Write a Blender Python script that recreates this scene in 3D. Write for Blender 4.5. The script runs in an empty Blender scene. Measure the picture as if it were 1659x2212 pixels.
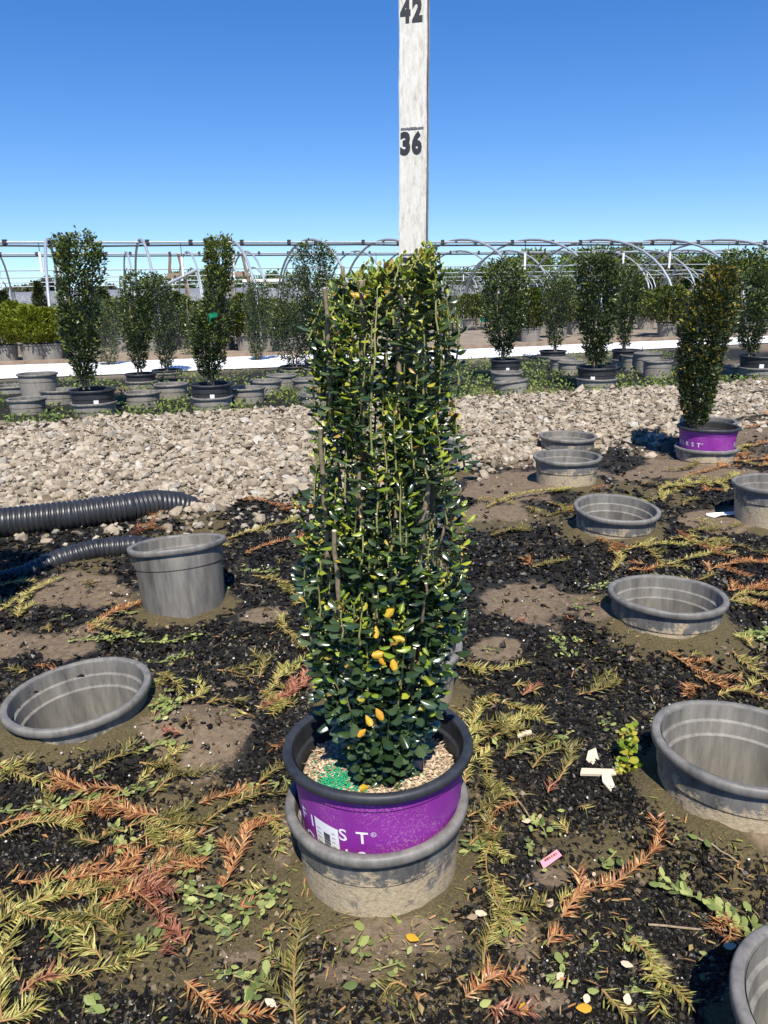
import bpy, math, random
import numpy as np
from mathutils import Matrix, Vector
random.seed(7)
rng = np.random.default_rng(7)
R_ = math.radians
scn = bpy.context.scene
COL = scn.collection

# ------------------------------------------------------------------ camera, sky, sun, exposure
FPX, CX, CY = 1659.0, 829.5, 1106.0          # photograph measured at 1659 x 2212
CAM_H, PITCH, ROLL, SLOPE = 0.88, math.atan((1106 - 628) / 1659.0), R_(1.0), 0.0187
_fwd = np.array([0, math.cos(PITCH), -math.sin(PITCH)])
_up0 = np.array([0, math.sin(PITCH), math.cos(PITCH)])
_r0 = np.array([1.0, 0, 0])
_right = _r0 * math.cos(ROLL) - _up0 * math.sin(ROLL)
_up = _up0 * math.cos(ROLL) + _r0 * math.sin(ROLL)
CAMPOS = np.array([0, 0, CAM_H])
cd = bpy.data.cameras.new('camera')
cam = bpy.data.objects.new('camera', cd)
COL.objects.link(cam)
cam.matrix_world = Matrix([[_right[0], _up[0], -_fwd[0], 0], [_right[1], _up[1], -_fwd[1], 0],
                           [_right[2], _up[2], -_fwd[2], CAM_H], [0, 0, 0, 1]])
cd.sensor_fit = 'VERTICAL'
cd.angle = 2 * math.atan(1106.0 / FPX)
cd.clip_start, cd.clip_end = 0.02, 3000
scn.camera = cam

SUN_EL, SUN_AZ = 54.0, 176.0                 # sun stands behind the camera, a touch to the right
w = bpy.data.worlds.new('World')
scn.world = w
w.use_nodes = True
nt = w.node_tree
sky = nt.nodes.new('ShaderNodeTexSky')
sky.sky_type = 'NISHITA'
sky.sun_disc = False
sky.sun_elevation = R_(SUN_EL)
sky.sun_rotation = R_(SUN_AZ)
sky.altitude = 0
sky.air_density = 1.0
sky.dust_density = 0.0
sky.ozone_density = 3.0
hsv = nt.nodes.new('ShaderNodeHueSaturation')
hsv.inputs['Saturation'].default_value = 1.34
hsv.inputs['Hue'].default_value = 0.512
# the view only takes in the lowest 18 degrees; start the sky a little above its hazy yellow base
tcw = nt.nodes.new('ShaderNodeTexCoord')
mpw = nt.nodes.new('ShaderNodeMapping')
mpw.inputs['Location'].default_value = (0, 0, 0.055)
nt.links.new(tcw.outputs['Generated'], mpw.inputs[0])
nt.links.new(mpw.outputs[0], sky.inputs[0])
nt.links.new(sky.outputs[0], hsv.inputs['Color'])
gam = nt.nodes.new('ShaderNodeGamma')
gam.inputs['Gamma'].default_value = 1.0
nt.links.new(hsv.outputs[0], gam.inputs['Color'])
nt.links.new(gam.outputs[0], nt.nodes['Background'].inputs['Color'])
nt.nodes['Background'].inputs['Strength'].default_value = 0.114

sd = bpy.data.lights.new('sun', 'SUN')
sd.energy = 5.0
sd.angle = R_(0.53)
sd.color = (1.0, 0.945, 0.86)
sun = bpy.data.objects.new('sun', sd)
COL.objects.link(sun)
_sa = R_(SUN_AZ)
sun.rotation_euler = Vector((-math.sin(_sa) * math.cos(R_(SUN_EL)), -math.cos(_sa) * math.cos(R_(SUN_EL)),
                             -math.sin(R_(SUN_EL)))).to_track_quat('-Z', 'Y').to_euler()
scn.view_settings.view_transform = 'Standard'
scn.view_settings.look = 'None'
scn.view_settings.exposure = 0.5
scn.view_settings.gamma = 1.0
scn.cycles.max_bounces = 6
scn.cycles.transparent_max_bounces = 8

# ------------------------------------------------------------------ pixel helpers
def ray(u, v):
    return _fwd + _right * ((u - CX) / FPX) - _up * ((v - CY) / FPX)

def P(u, v, y):                               # the point of the ray through a pixel at world depth y
    d = ray(u, v)
    return d * (y / d[1]) + CAMPOS

def plane_z(y):
    return SLOPE * np.minimum(y, 6.0)

def G(u, v, h=0.0):                           # the ground point below a pixel
    d = ray(u, v)
    t = (h - CAM_H) / (d[2] - SLOPE * d[1])
    if t < 0 or d[1] * t > 6:
        t = (SLOPE * 6 + h - CAM_H) / d[2]
    return d * t + CAMPOS

def depth(p):
    return float((np.asarray(p) - CAMPOS) @ _fwd)

def to_px(p):
    q = np.asarray(p) - CAMPOS
    z = q @ _fwd
    return CX + FPX * (q @ _right) / z, CY - FPX * (q @ _up) / z, z

# ------------------------------------------------------------------ numpy noise
def _hash(ix, iy, seed):
    h = (ix.astype(np.int64) * 374761393 + iy.astype(np.int64) * 668265263 + seed * 1442695041) & 0x7fffffff
    h = ((h ^ (h >> 13)) * 1274126177) & 0x7fffffff
    return ((h ^ (h >> 16)) & 0xffff) / 65535.0

def vnoise(x, y, s=1.0, seed=0):
    x = np.asarray(x, float) / s
    y = np.asarray(y, float) / s
    ix, iy = np.floor(x), np.floor(y)
    fx, fy = x - ix, y - iy
    fx, fy = fx * fx * (3 - 2 * fx), fy * fy * (3 - 2 * fy)
    a, b = _hash(ix, iy, seed), _hash(ix + 1, iy, seed)
    c, d = _hash(ix, iy + 1, seed), _hash(ix + 1, iy + 1, seed)
    return (a * (1 - fx) + b * fx) * (1 - fy) + (c * (1 - fx) + d * fx) * fy

def fbm(x, y, s, seed=0, o=4):
    t, a, n = 0, 1.0, 0
    for k in range(o):
        t = t + a * vnoise(x, y, s / 2 ** k, seed + k * 17)
        n += a
        a *= 0.5
    return t / n

# ------------------------------------------------------------------ mesh helpers
def build(V, polys, k):
    """polys: int array (n,k)"""
    return np.asarray(V, float).reshape(-1, 3), np.asarray(polys, int).reshape(-1, k)

def mesh(name, parts, mats, smooth=False, parent=None, link=True):
    """parts: list of (V, F, material_index or array)"""
    Vs, loops, starts, mi, off, ls = [], [], [], [], 0, 0
    for V, F, m in parts:
        if len(F) == 0:
            continue
        V = np.asarray(V, float).reshape(-1, 3)
        F = np.asarray(F, int)
        Vs.append(V)
        loops.append((F + off).ravel())
        k = F.shape[1]
        starts.append(ls + np.arange(len(F)) * k)
        mi.append(np.full(len(F), m) if np.isscalar(m) else np.asarray(m))
        off += len(V)
        ls += F.size
    V = np.concatenate(Vs)
    L = np.concatenate(loops)
    S = np.concatenate(starts)
    M = np.concatenate(mi)
    me = bpy.data.meshes.new(name)
    me.vertices.add(len(V))
    me.vertices.foreach_set('co', V.ravel())
    me.loops.add(len(L))
    me.loops.foreach_set('vertex_index', L.astype(np.int32))
    me.polygons.add(len(S))
    me.polygons.foreach_set('loop_start', S.astype(np.int32))
    for m in mats:
        me.materials.append(m)
    me.polygons.foreach_set('material_index', M.astype(np.int32))
    me.polygons.foreach_set('use_smooth', np.full(len(S), bool(smooth)))
    me.update(calc_edges=True)
    if not link:
        return me
    return obj(name, me, parent)

def obj(name, me, parent=None):
    o = bpy.data.objects.new(name, me)
    COL.objects.link(o)
    if parent is not None:
        o.parent = parent
    return o

def empty(name, loc=(0, 0, 0), rot=(0, 0, 0)):
    o = bpy.data.objects.new(name, None)
    o.empty_display_size = 0.05
    o.location = [float(c) for c in loc]
    o.rotation_euler = rot
    COL.objects.link(o)
    return o

def tag(o, label, cat, group=None):
    o['label'] = label
    o['category'] = cat
    if group:
        o['group'] = group
    return o

def struct(o, kind='structure'):
    o['kind'] = kind
    return o

def grid_faces(nr, nc, wrap=False):
    r = np.arange(nr - 1)[:, None]
    c = np.arange(nc if wrap else nc - 1)[None, :]
    c2 = (c + 1) % nc
    a = r * nc + c
    b = r * nc + c2
    d = (r + 1) * nc + c2
    e = (r + 1) * nc + c
    return np.stack([a, b, d, e], -1).reshape(-1, 4)

def lathe(prof, n=48):
    prof = np.asarray(prof, float)
    a = np.linspace(0, 2 * math.pi, n, endpoint=False)
    V = np.stack([prof[:, 0, None] * np.cos(a), prof[:, 0, None] * np.sin(a), np.repeat(prof[:, 1, None], n, 1)], -1)
    return V.reshape(-1, 3), grid_faces(len(prof), n, True)

def lathe_hard(prof, n=48, crease=25):
    """like lathe, but rings at sharp corners are doubled so that smooth shading keeps the edge"""
    prof = [tuple(p) for p in prof]
    runs, cur = [], [prof[0]]
    for i in range(1, len(prof)):
        cur.append(prof[i])
        if i < len(prof) - 1:
            a = math.atan2(prof[i][1] - prof[i - 1][1], prof[i][0] - prof[i - 1][0])
            b = math.atan2(prof[i + 1][1] - prof[i][1], prof[i + 1][0] - prof[i][0])
            d = abs((b - a + math.pi) % (2 * math.pi) - math.pi)
            if d > math.radians(crease):
                runs.append(cur)
                cur = [prof[i]]
    runs.append(cur)
    Vs, Fs, off = [], [], 0
    for r in runs:
        V, F = lathe(r, n)
        Vs.append(V)
        Fs.append(F + off)
        off += len(V)
    return np.concatenate(Vs), np.concatenate(Fs)

def tube(pts, rad, n=6, cap=True):
    pts = np.asarray(pts, float)
    rad = np.broadcast_to(np.asarray(rad, float), (len(pts),))
    t = np.gradient(pts, axis=0)
    t /= np.linalg.norm(t, axis=1, keepdims=True) + 1e-9
    ref = np.array([0.0, 0, 1]) if abs(t[0][2]) < 0.9 else np.array([1.0, 0, 0])
    u = np.cross(t, ref)
    u /= np.linalg.norm(u, axis=1, keepdims=True) + 1e-9
    v = np.cross(t, u)
    a = np.linspace(0, 2 * math.pi, n, endpoint=False)
    V = pts[:, None] + rad[:, None, None] * (np.cos(a)[None, :, None] * u[:, None] + np.sin(a)[None, :, None] * v[:, None])
    F = grid_faces(len(pts), n, True)
    if cap:
        V2 = np.concatenate([V.reshape(-1, 3), pts[[0]], pts[[-1]]])
        k = len(pts) * n
        i = np.arange(n)
        j = (i + 1) % n
        c1 = np.stack([np.full(n, k), j, i, i], -1)
        c2 = np.stack([np.full(n, k + 1), k - n + i, k - n + j, k - n + j], -1)
        # caps as degenerate-free triangles are returned separately
        return V2, F, np.concatenate([c1[:, :3], c2[:, :3]])
    return V.reshape(-1, 3), F, np.zeros((0, 3), int)

def tube_parts(pts, rad, m=0, n=6):
    V, F, T = tube(pts, rad, n)
    return [(V, F, m), (V, T, m)]

def box(x0, x1, y0, y1, z0, z1):
    V = np.array([[x, y, z] for z in (z0, z1) for y in (y0, y1) for x in (x0, x1)], float)
    F = np.array([[0, 2, 3, 1], [4, 5, 7, 6], [0, 1, 5, 4], [2, 6, 7, 3], [0, 4, 6, 2], [1, 3, 7, 5]])
    return V, F

def norm(a):
    return a / (np.linalg.norm(a, axis=-1, keepdims=True) + 1e-9)

# leaf templates: x across, y along, z normal; unit length
def leaf_tmpl(rows, width, dome=0.30, curl=0.2, cols=5):
    """obovate leaf, domed across and curling down at the tip"""
    ys = 0.5 - 0.5 * np.cos(np.linspace(0, 1, rows) * math.pi)
    V = []
    for y in ys:
        wv = width * 0.5 * (math.sin(math.pi * y ** 1.25) ** 0.62 if 0.001 < y < 0.999 else 0.05)
        for c in np.linspace(-1, 1, cols):
            V.append((c * wv, y, -curl * y * y - dome * wv * c * c + 0.02 * abs(c)))
    return np.array(V), grid_faces(rows, cols)

LEAF_HI = leaf_tmpl(5, 0.58, 0.75, 0.22)
LEAF_LO = (np.array([(0, 0, 0), (-0.27, 0.5, 0.07), (0, 0.55, -0.03), (0.27, 0.5, 0.07), (0, 1, -0.12)], float),
           np.array([[0, 2, 1], [0, 3, 2], [1, 2, 4], [2, 3, 4]]))
NEEDLE = (np.array([(-0.034, 0, 0), (0.034, 0, 0), (-0.048, 0.5, 0.04), (0.048, 0.5, 0.04), (0, 1, 0.0)], float),
          None)

def frames(along, nrm):
    y = norm(np.asarray(along, float))
    z = np.asarray(nrm, float)
    z = norm(z - (z * y).sum(-1, keepdims=True) * y)
    x = np.cross(y, z)
    return x, y, z

def scatter(tmpl, pos, along, nrm, size, wide=None):
    tv, tf = tmpl
    x, y, z = frames(along, nrm)
    size = np.broadcast_to(np.asarray(size, float), (len(pos),))
    sx = size if wide is None else size * wide
    V = (pos[:, None] + tv[None, :, 0, None] * x[:, None] * sx[:, None, None]
         + tv[None, :, 1, None] * y[:, None] * size[:, None, None] + tv[None, :, 2, None] * z[:, None] * size[:, None, None])
    F = (tf[None] + (np.arange(len(pos)) * len(tv))[:, None, None]).reshape(-1, tf.shape[1])
    return V.reshape(-1, 3), F, len(tf)

ICO_V = norm(np.array([(-1, 1.618, 0), (1, 1.618, 0), (-1, -1.618, 0), (1, -1.618, 0), (0, -1, 1.618), (0, 1, 1.618),
                       (0, -1, -1.618), (0, 1, -1.618), (1.618, 0, -1), (1.618, 0, 1), (-1.618, 0, -1), (-1.618, 0, 1)], float))
ICO_F = np.array([(0, 11, 5), (0, 5, 1), (0, 1, 7), (0, 7, 10), (0, 10, 11), (1, 5, 9), (5, 11, 4), (11, 10, 2), (10, 7, 6), (7, 1, 8),
                  (3, 9, 4), (3, 4, 2), (3, 2, 6), (3, 6, 8), (3, 8, 9), (4, 9, 5), (2, 4, 11), (6, 2, 10), (8, 6, 7), (9, 8, 1)])
OCT = (np.array([(1, 0, 0), (-1, 0, 0), (0, 1, 0), (0, -1, 0), (0, 0, 1), (0, 0, -1)], float),
       np.array([(0, 2, 4), (2, 1, 4), (1, 3, 4), (3, 0, 4), (2, 0, 5), (1, 2, 5), (3, 1, 5), (0, 3, 5)]))

def rand_unit(n):
    return norm(rng.normal(size=(n, 3)))

# ------------------------------------------------------------------ materials
def mat(name):
    m = bpy.data.materials.new(name)
    m.use_nodes = True
    t = m.node_tree
    b = t.nodes['Principled BSDF']
    return m, t, b

def N(t, kind, **kw):
    n = t.nodes.new(kind)
    for k, v in kw.items():
        if k in n.inputs:
            n.inputs[k].default_value = v
        else:
            setattr(n, k, v)
    return n

def noise(t, scale, detail=4, rough=0.6, coord='Object', vec=None):
    n = N(t, 'ShaderNodeTexNoise')
    n.inputs['Scale'].default_value = scale
    n.inputs['Detail'].default_value = detail
    n.inputs['Roughness'].default_value = rough
    if vec is None:
        tc = N(t, 'ShaderNodeTexCoord')
        vec = tc.outputs[coord]
    t.links.new(vec, n.inputs['Vector'])
    return n.outputs['Fac']

def ramp(t, fac, stops, interp='LINEAR'):
    r = N(t, 'ShaderNodeValToRGB')
    r.color_ramp.interpolation = interp
    e = r.color_ramp.elements
    while len(e) < len(stops):
        e.new(0.5)
    for i, (p, c) in enumerate(stops):
        e[i].position = p
        e[i].color = (*c, 1) if len(c) == 3 else c
    t.links.new(fac, r.inputs[0])
    return r.outputs[0]

def mix(t, fac, a, b, mode='MIX'):
    m = N(t, 'ShaderNodeMix', data_type='RGBA', blend_type=mode)
    for sock, val in ((m.inputs[0], fac), (m.inputs[6], a), (m.inputs[7], b)):
        if hasattr(val, 'is_output'):
            t.links.new(val, sock)
        else:
            sock.default_value = val if not isinstance(val, tuple) else ((*val, 1) if len(val) == 3 else val)
    return m.outputs[2]

def math_(t, op, a, b=0.5, clamp=False):
    m = N(t, 'ShaderNodeMath', operation=op, use_clamp=clamp)
    for s, v in ((m.inputs[0], a), (m.inputs[1], b)):
        if hasattr(v, 'is_output'):
            t.links.new(v, s)
        else:
            s.default_value = v
    return m.outputs[0]

def bump(t, b, h, strength=0.3, dist=0.01):
    n = N(t, 'ShaderNodeBump')
    n.inputs['Strength'].default_value = strength
    n.inputs['Distance'].default_value = dist
    t.links.new(h, n.inputs['Height'])
    t.links.new(n.outputs[0], b.inputs['Normal'])

def island(t):
    g = N(t, 'ShaderNodeNewGeometry')
    oi = N(t, 'ShaderNodeObjectInfo')
    return math_(t, 'FRACT', math_(t, 'ADD', g.outputs['Random Per Island'], oi.outputs['Random']))

def island_mat(name, stops, rough=0.5, transl=0.0, spec=0.5, interp='LINEAR', fine=None):
    m, t, b = mat(name)
    c = ramp(t, island(t), stops, interp)
    if fine:
        c = mix(t, noise(t, fine, 3), c, mix(t, 0.5, c, (0.02, 0.015, 0.01)), 'MIX')
    t.links.new(c, b.inputs['Base Color'])
    b.inputs['Roughness'].default_value = rough
    b.inputs['Specular IOR Level'].default_value = spec
    if transl > 0:
        tr = N(t, 'ShaderNodeBsdfTranslucent')
        t.links.new(mix(t, 0.5, c, (0.5, 0.6, 0.05), 'MULTIPLY') if False else c, tr.inputs['Color'])
        ms = N(t, 'ShaderNodeMixShader')
        ms.inputs[0].default_value = transl
        t.links.new(b.outputs[0], ms.inputs[1])
        t.links.new(tr.outputs[0], ms.inputs[2])
        t.links.new(ms.outputs[0], t.nodes['Material Output'].inputs['Surface'])
    return m

M = {}
M['leaf_dark'] = island_mat('leaf_dark', [(0, (0.016, 0.034, 0.012)), (0.5, (0.036, 0.066, 0.024)), (1, (0.080, 0.118, 0.050))], 0.24, 0.12, 0.7)
M['leaf_young'] = island_mat('leaf_young', [(0, (0.12, 0.20, 0.018)), (0.45, (0.26, 0.34, 0.03)), (0.8, (0.42, 0.43, 0.045)), (0.94, (0.44, 0.34, 0.05)), (1, (0.38, 0.19, 0.05))], 0.36, 0.28)
M['leaf_yellow'] = island_mat('leaf_yellow', [(0, (0.62, 0.42, 0.03)), (1, (0.70, 0.34, 0.03))], 0.45, 0.25)
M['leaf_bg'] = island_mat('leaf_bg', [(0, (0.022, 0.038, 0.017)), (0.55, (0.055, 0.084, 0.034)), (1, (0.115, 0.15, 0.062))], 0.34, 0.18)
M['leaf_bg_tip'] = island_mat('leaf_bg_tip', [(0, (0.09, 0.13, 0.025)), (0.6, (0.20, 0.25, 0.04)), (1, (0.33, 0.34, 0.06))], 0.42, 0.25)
M['leaf_gold'] = island_mat('leaf_gold', [(0, (0.10, 0.11, 0.015)), (0.6, (0.26, 0.22, 0.025)), (1, (0.40, 0.24, 0.03))], 0.45, 0.25)
M['bud'] = island_mat('bud', [(0, (0.30, 0.34, 0.07)), (1, (0.50, 0.48, 0.16))], 0.6)
M['conifer_bright'] = island_mat('conifer_bright', [(0, (0.09, 0.12, 0.008)), (0.6, (0.20, 0.24, 0.014)), (1, (0.34, 0.35, 0.03))], 0.6, 0.2)
M['conifer_dark'] = island_mat('conifer_dark', [(0, (0.018, 0.032, 0.011)), (0.6, (0.048, 0.070, 0.017)), (1, (0.10, 0.12, 0.025))], 0.6, 0.15)
M['conifer_gold'] = island_mat('conifer_gold', [(0, (0.06, 0.07, 0.01)), (1, (0.16, 0.14, 0.02))], 0.6, 0.15)
M['tree_leaf'] = island_mat('tree_leaf', [(0, (0.05, 0.085, 0.02)), (0.6, (0.12, 0.17, 0.035)), (1, (0.21, 0.25, 0.05))], 0.7, 0.2)
M['tree_leaf_dull'] = island_mat('tree_leaf_dull', [(0, (0.05, 0.06, 0.03)), (1, (0.13, 0.13, 0.06))], 0.7, 0.2)
M['weed'] = island_mat('weed', [(0, (0.06, 0.10, 0.015)), (0.6, (0.14, 0.20, 0.03)), (1, (0.26, 0.32, 0.05))], 0.5, 0.25)
M['sprig'] = island_mat('sprig', [(0, (0.11, 0.15, 0.045)), (0.5, (0.24, 0.29, 0.08)), (1, (0.42, 0.44, 0.14))], 0.5, 0.25)
M['needle_y'] = island_mat('needle_y', [(0, (0.17, 0.16, 0.03)), (0.5, (0.40, 0.36, 0.09)), (0.85, (0.56, 0.51, 0.17)), (1, (0.50, 0.27, 0.09))], 0.5, 0.2)
M['needle_o'] = island_mat('needle_o', [(0, (0.20, 0.07, 0.025)), (0.45, (0.42, 0.165, 0.06)), (0.8, (0.55, 0.28, 0.11)), (1, (0.56, 0.42, 0.16))], 0.5, 0.2)
M['needle_g'] = island_mat('needle_g', [(0, (0.06, 0.06, 0.012)), (0.6, (0.17, 0.15, 0.035)), (1, (0.34, 0.26, 0.07))], 0.5, 0.15)
M['needle_r'] = island_mat('needle_r', [(0, (0.17, 0.055, 0.03)), (0.6, (0.36, 0.13, 0.07)), (1, (0.50, 0.25, 0.15))], 0.5, 0.15)
M['litter'] = island_mat('litter', [(0, (0.10, 0.07, 0.03)), (0.3, (0.30, 0.22, 0.08)), (0.55, (0.40, 0.20, 0.07)), (0.75, (0.22, 0.25, 0.05)), (1, (0.55, 0.48, 0.25))], 0.6, 0.1, interp='CONSTANT')
M['crumb'] = island_mat('crumb', [(0, (0.05, 0.038, 0.022)), (0.6, (0.15, 0.11, 0.07)), (1, (0.27, 0.21, 0.14))], 0.9, 0, 0.2)
M['perlite'] = island_mat('perlite', [(0, (0.55, 0.50, 0.38)), (1, (0.80, 0.78, 0.70))], 0.8)
M['chip'] = island_mat('chip', [(0, (0.22, 0.15, 0.09)), (0.4, (0.46, 0.34, 0.21)), (1, (0.70, 0.57, 0.40))], 0.8)
M['prill'] = island_mat('prill', [(0, (0.004, 0.20, 0.085)), (1, (0.01, 0.34, 0.15))], 0.35)
M['flake'] = island_mat('flake', [(0, (0.006, 0.005, 0.004)), (0.65, (0.012, 0.0105, 0.008)), (0.92, (0.028, 0.023, 0.015)), (1, (0.075, 0.06, 0.036))], 0.42, 0, 0.25)
M['stone'] = island_mat('stone', [(0, (0.20, 0.16, 0.11)), (0.25, (0.35, 0.285, 0.20)), (0.6, (0.47, 0.39, 0.28)), (0.82, (0.57, 0.49, 0.37)), (0.93, (0.29, 0.27, 0.23)), (1, (0.66, 0.61, 0.51))], 0.85, 0, 0.3, fine=60)

def bark(name, c1, c2, sc=40):
    m, t, b = mat(name)
    t.links.new(ramp(t, noise(t, sc, 5, 0.7), [(0.3, c1), (0.7, c2)]), b.inputs['Base Color'])
    b.inputs['Roughness'].default_value = 0.8
    return m
M['stem'] = bark('stem', (0.13, 0.095, 0.055), (0.36, 0.28, 0.18), 140)
M['stem_green'] = bark('stem_green', (0.16, 0.17, 0.05), (0.30, 0.27, 0.10), 90)
M['cut_wood'] = bark('cut_wood', (0.60, 0.48, 0.32), (0.75, 0.65, 0.48), 300)
M['twig'] = bark('twig', (0.22, 0.11, 0.04), (0.42, 0.24, 0.09), 120)
M['trunk'] = bark('trunk', (0.06, 0.045, 0.03), (0.15, 0.12, 0.085), 6)
M['wood_old'] = bark('wood_old', (0.16, 0.11, 0.075), (0.34, 0.26, 0.18), 12)

def plain(name, col, rough=0.5, metal=0.0, var=0.15, sc=30, bmp=0):
    m, t, b = mat(name)
    f = noise(t, sc, 5, 0.65)
    d = tuple(c * (1 - var) for c in col)
    l = tuple(min(1, c * (1 + var)) for c in col)
    t.links.new(ramp(t, f, [(0.3, d), (0.7, l)]), b.inputs['Base Color'])
    b.inputs['Roughness'].default_value = rough
    b.inputs['Metallic'].default_value = metal
    if bmp:
        bump(t, b, f, bmp, 0.004)
    return m
M['galv'] = plain('galvanised', (0.34, 0.37, 0.39), 0.55, 0.25)
M['black_line'] = plain('black_line', (0.03, 0.03, 0.032), 0.5)
M['white_tube'] = plain('white_tube', (0.80, 0.80, 0.78), 0.5)
M['black_print'] = plain('black_print', (0.012, 0.012, 0.014), 0.5, var=0.4, sc=200)
M['worn_print'] = plain('worn_print', (0.10, 0.10, 0.11), 0.6, var=0.7, sc=400)
M['white_print'] = plain('white_print', (0.78, 0.72, 0.80), 0.5, var=0.08, sc=120)
M['sticker'] = plain('sticker', (0.74, 0.73, 0.72), 0.45, var=0.05)
M['grey_print'] = plain('grey_print', (0.30, 0.30, 0.31), 0.5)
M['pink'] = plain('pink', (0.75, 0.30, 0.36), 0.5)
M['white_plastic'] = plain('white_plastic', (0.80, 0.78, 0.74), 0.4)
M['green_tape'] = plain('green_tape', (0.005, 0.30, 0.16), 0.4)
M['shade'] = plain('shade_cloth', (0.17, 0.18, 0.19), 0.8, var=0.4, sc=3)
M['orange_tape'] = plain('orange_tape', (0.70, 0.20, 0.08), 0.5)

def pot_material(name, dark, dust, dust_amt, mud=None, mud_top=0.1, mud_low=0.0):
    """grey-black plastic with dust streaks; mud covers the outside below mud_top (object z)"""
    m, t, b = mat(name)
    tc = N(t, 'ShaderNodeTexCoord')
    mp = N(t, 'ShaderNodeMapping')
    mp.inputs['Scale'].default_value = (1, 1, 0.18)
    t.links.new(tc.outputs['Object'], mp.inputs[0])
    oi = N(t, 'ShaderNodeObjectInfo')
    off = N(t, 'ShaderNodeVectorMath', operation='ADD')
    t.links.new(mp.outputs[0], off.inputs[0])
    t.links.new(oi.outputs['Random'], off.inputs[1])
    streak = noise(t, 45, 5, 0.7, vec=off.outputs[0])
    blot = noise(t, 14, 6, 0.7, vec=off.outputs[0])
    f = math_(t, 'MULTIPLY', math_(t, 'ADD', streak, blot), 0.5)
    c = ramp(t, f, [(0.36, dark), (0.66, tuple(d * dust_amt + k * (1 - dust_amt) for d, k in zip(dust, dark)))])
    speck = noise(t, 420, 2, 0.5)
    c = mix(t, math_(t, 'MULTIPLY', math_(t, 'GREATER_THAN', speck, 0.69), 0.35), c, dust)
    hgt = f
    if mud:
        sep = N(t, 'ShaderNodeSeparateXYZ')
        t.links.new(tc.outputs['Object'], sep.inputs[0])
        nz = noise(t, 22, 6, 0.75)
        # 1 below mud_top, fading out with a ragged edge
        hm = math_(t, 'MULTIPLY', math_(t, 'SUBTRACT', math_(t, 'ADD', math_(t, 'MULTIPLY', math_(t, 'SUBTRACT', nz, 0.5), 0.34), mud_top), sep.outputs[2]), 30, True)
        fine = noise(t, 130, 5, 0.75)
        mc = ramp(t, fine, [(0.25, tuple(k * 0.55 for k in mud)), (0.55, mud), (0.8, tuple(min(1, k * 1.25) for k in mud))])
        c = mix(t, hm, c, mc)
        hgt = math_(t, 'ADD', math_(t, 'MULTIPLY', hm, fine), math_(t, 'MULTIPLY', f, 0.15))
    t.links.new(c, b.inputs['Base Color'])
    b.inputs['Roughness'].default_value = 0.55
    bump(t, b, hgt, 0.45 if mud else 0.12, 0.006)
    return m
DARK, DUST = (0.022, 0.024, 0.026), (0.16, 0.155, 0.145)
M['pot_new'] = pot_material('pot_new', (0.014, 0.015, 0.017), (0.10, 0.10, 0.10), 0.25)
M['pot_rim_new'] = pot_material('pot_rim_new', (0.012, 0.013, 0.016), (0.10, 0.11, 0.12), 0.35)
M['socket'] = pot_material('socket', (0.066, 0.063, 0.058), (0.25, 0.23, 0.195), 0.9)
M['socket_mud'] = pot_material('socket_mud', (0.055, 0.056, 0.056), (0.22, 0.21, 0.19), 0.9, (0.46, 0.37, 0.24), 0.205)
M['socket_rim'] = pot_material('socket_rim', (0.088, 0.084, 0.078), (0.27, 0.25, 0.215), 0.9)
M['socket_in'] = pot_material('socket_in', (0.085, 0.080, 0.072), (0.30, 0.28, 0.235), 0.9)
M['socket_bg'] = pot_material('socket_bg', (0.17, 0.155, 0.13), (0.32, 0.29, 0.245), 0.9)
M['pipe'] = pot_material('pipe', (0.012, 0.013, 0.015), (0.10, 0.10, 0.10), 0.30)
M['pipe'].node_tree.nodes['Principled BSDF'].inputs['Roughness'].default_value = 0.38

def purple():
    m, t, b = mat('purple_wall')
    base = ramp(t, noise(t, 20, 4), [(0.3, (0.205, 0.020, 0.24)), (0.7, (0.255, 0.028, 0.29))])
    tc = N(t, 'ShaderNodeTexCoord')
    sep = N(t, 'ShaderNodeSeparateXYZ')
    t.links.new(tc.outputs['Object'], sep.inputs[0])
    mask = math_(t, 'MULTIPLY', math_(t, 'SUBTRACT', noise(t, 9, 4, 0.6), 0.42), 5, True)
    sp = math_(t, 'MULTIPLY', math_(t, 'SUBTRACT', noise(t, 330, 4, 0.7), 0.52), 9, True)
    c = mix(t, math_(t, 'MULTIPLY', math_(t, 'MULTIPLY', mask, sp), 0.6), base, (0.55, 0.36, 0.42))
    t.links.new(c, b.inputs['Base Color'])
    b.inputs['Roughness'].default_value = 0.45
    return m
M['purple'] = purple()

def board_white():
    m, t, b = mat('board_white')
    tc = N(t, 'ShaderNodeTexCoord')
    mp = N(t, 'ShaderNodeMapping')
    mp.inputs['Scale'].default_value = (1, 1, 0.22)
    t.links.new(tc.outputs['Object'], mp.inputs[0])
    f = noise(t, 260, 5, 0.75, vec=mp.outputs[0])
    g = noise(t, 30, 4, 0.6, vec=mp.outputs[0])
    c = ramp(t, f, [(0.30, (0.36, 0.32, 0.25)), (0.46, (0.54, 0.51, 0.44)), (0.62, (0.63, 0.61, 0.55))])
    c = mix(t, math_(t, 'MULTIPLY', math_(t, 'SUBTRACT', g, 0.5), 1.2, True), c, (0.45, 0.39, 0.30))
    t.links.new(c, b.inputs['Base Color'])
    b.inputs['Roughness'].default_value = 0.65
    bump(t, b, f, 0.25, 0.002)
    return m
M['board_white'] = board_white()
M['board_side'] = bark('board_side', (0.20, 0.13, 0.085), (0.42, 0.32, 0.23), 60)
M['board_edge'] = plain('board_edge', (0.50, 0.48, 0.45), 0.7, var=0.3, sc=80)

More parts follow.
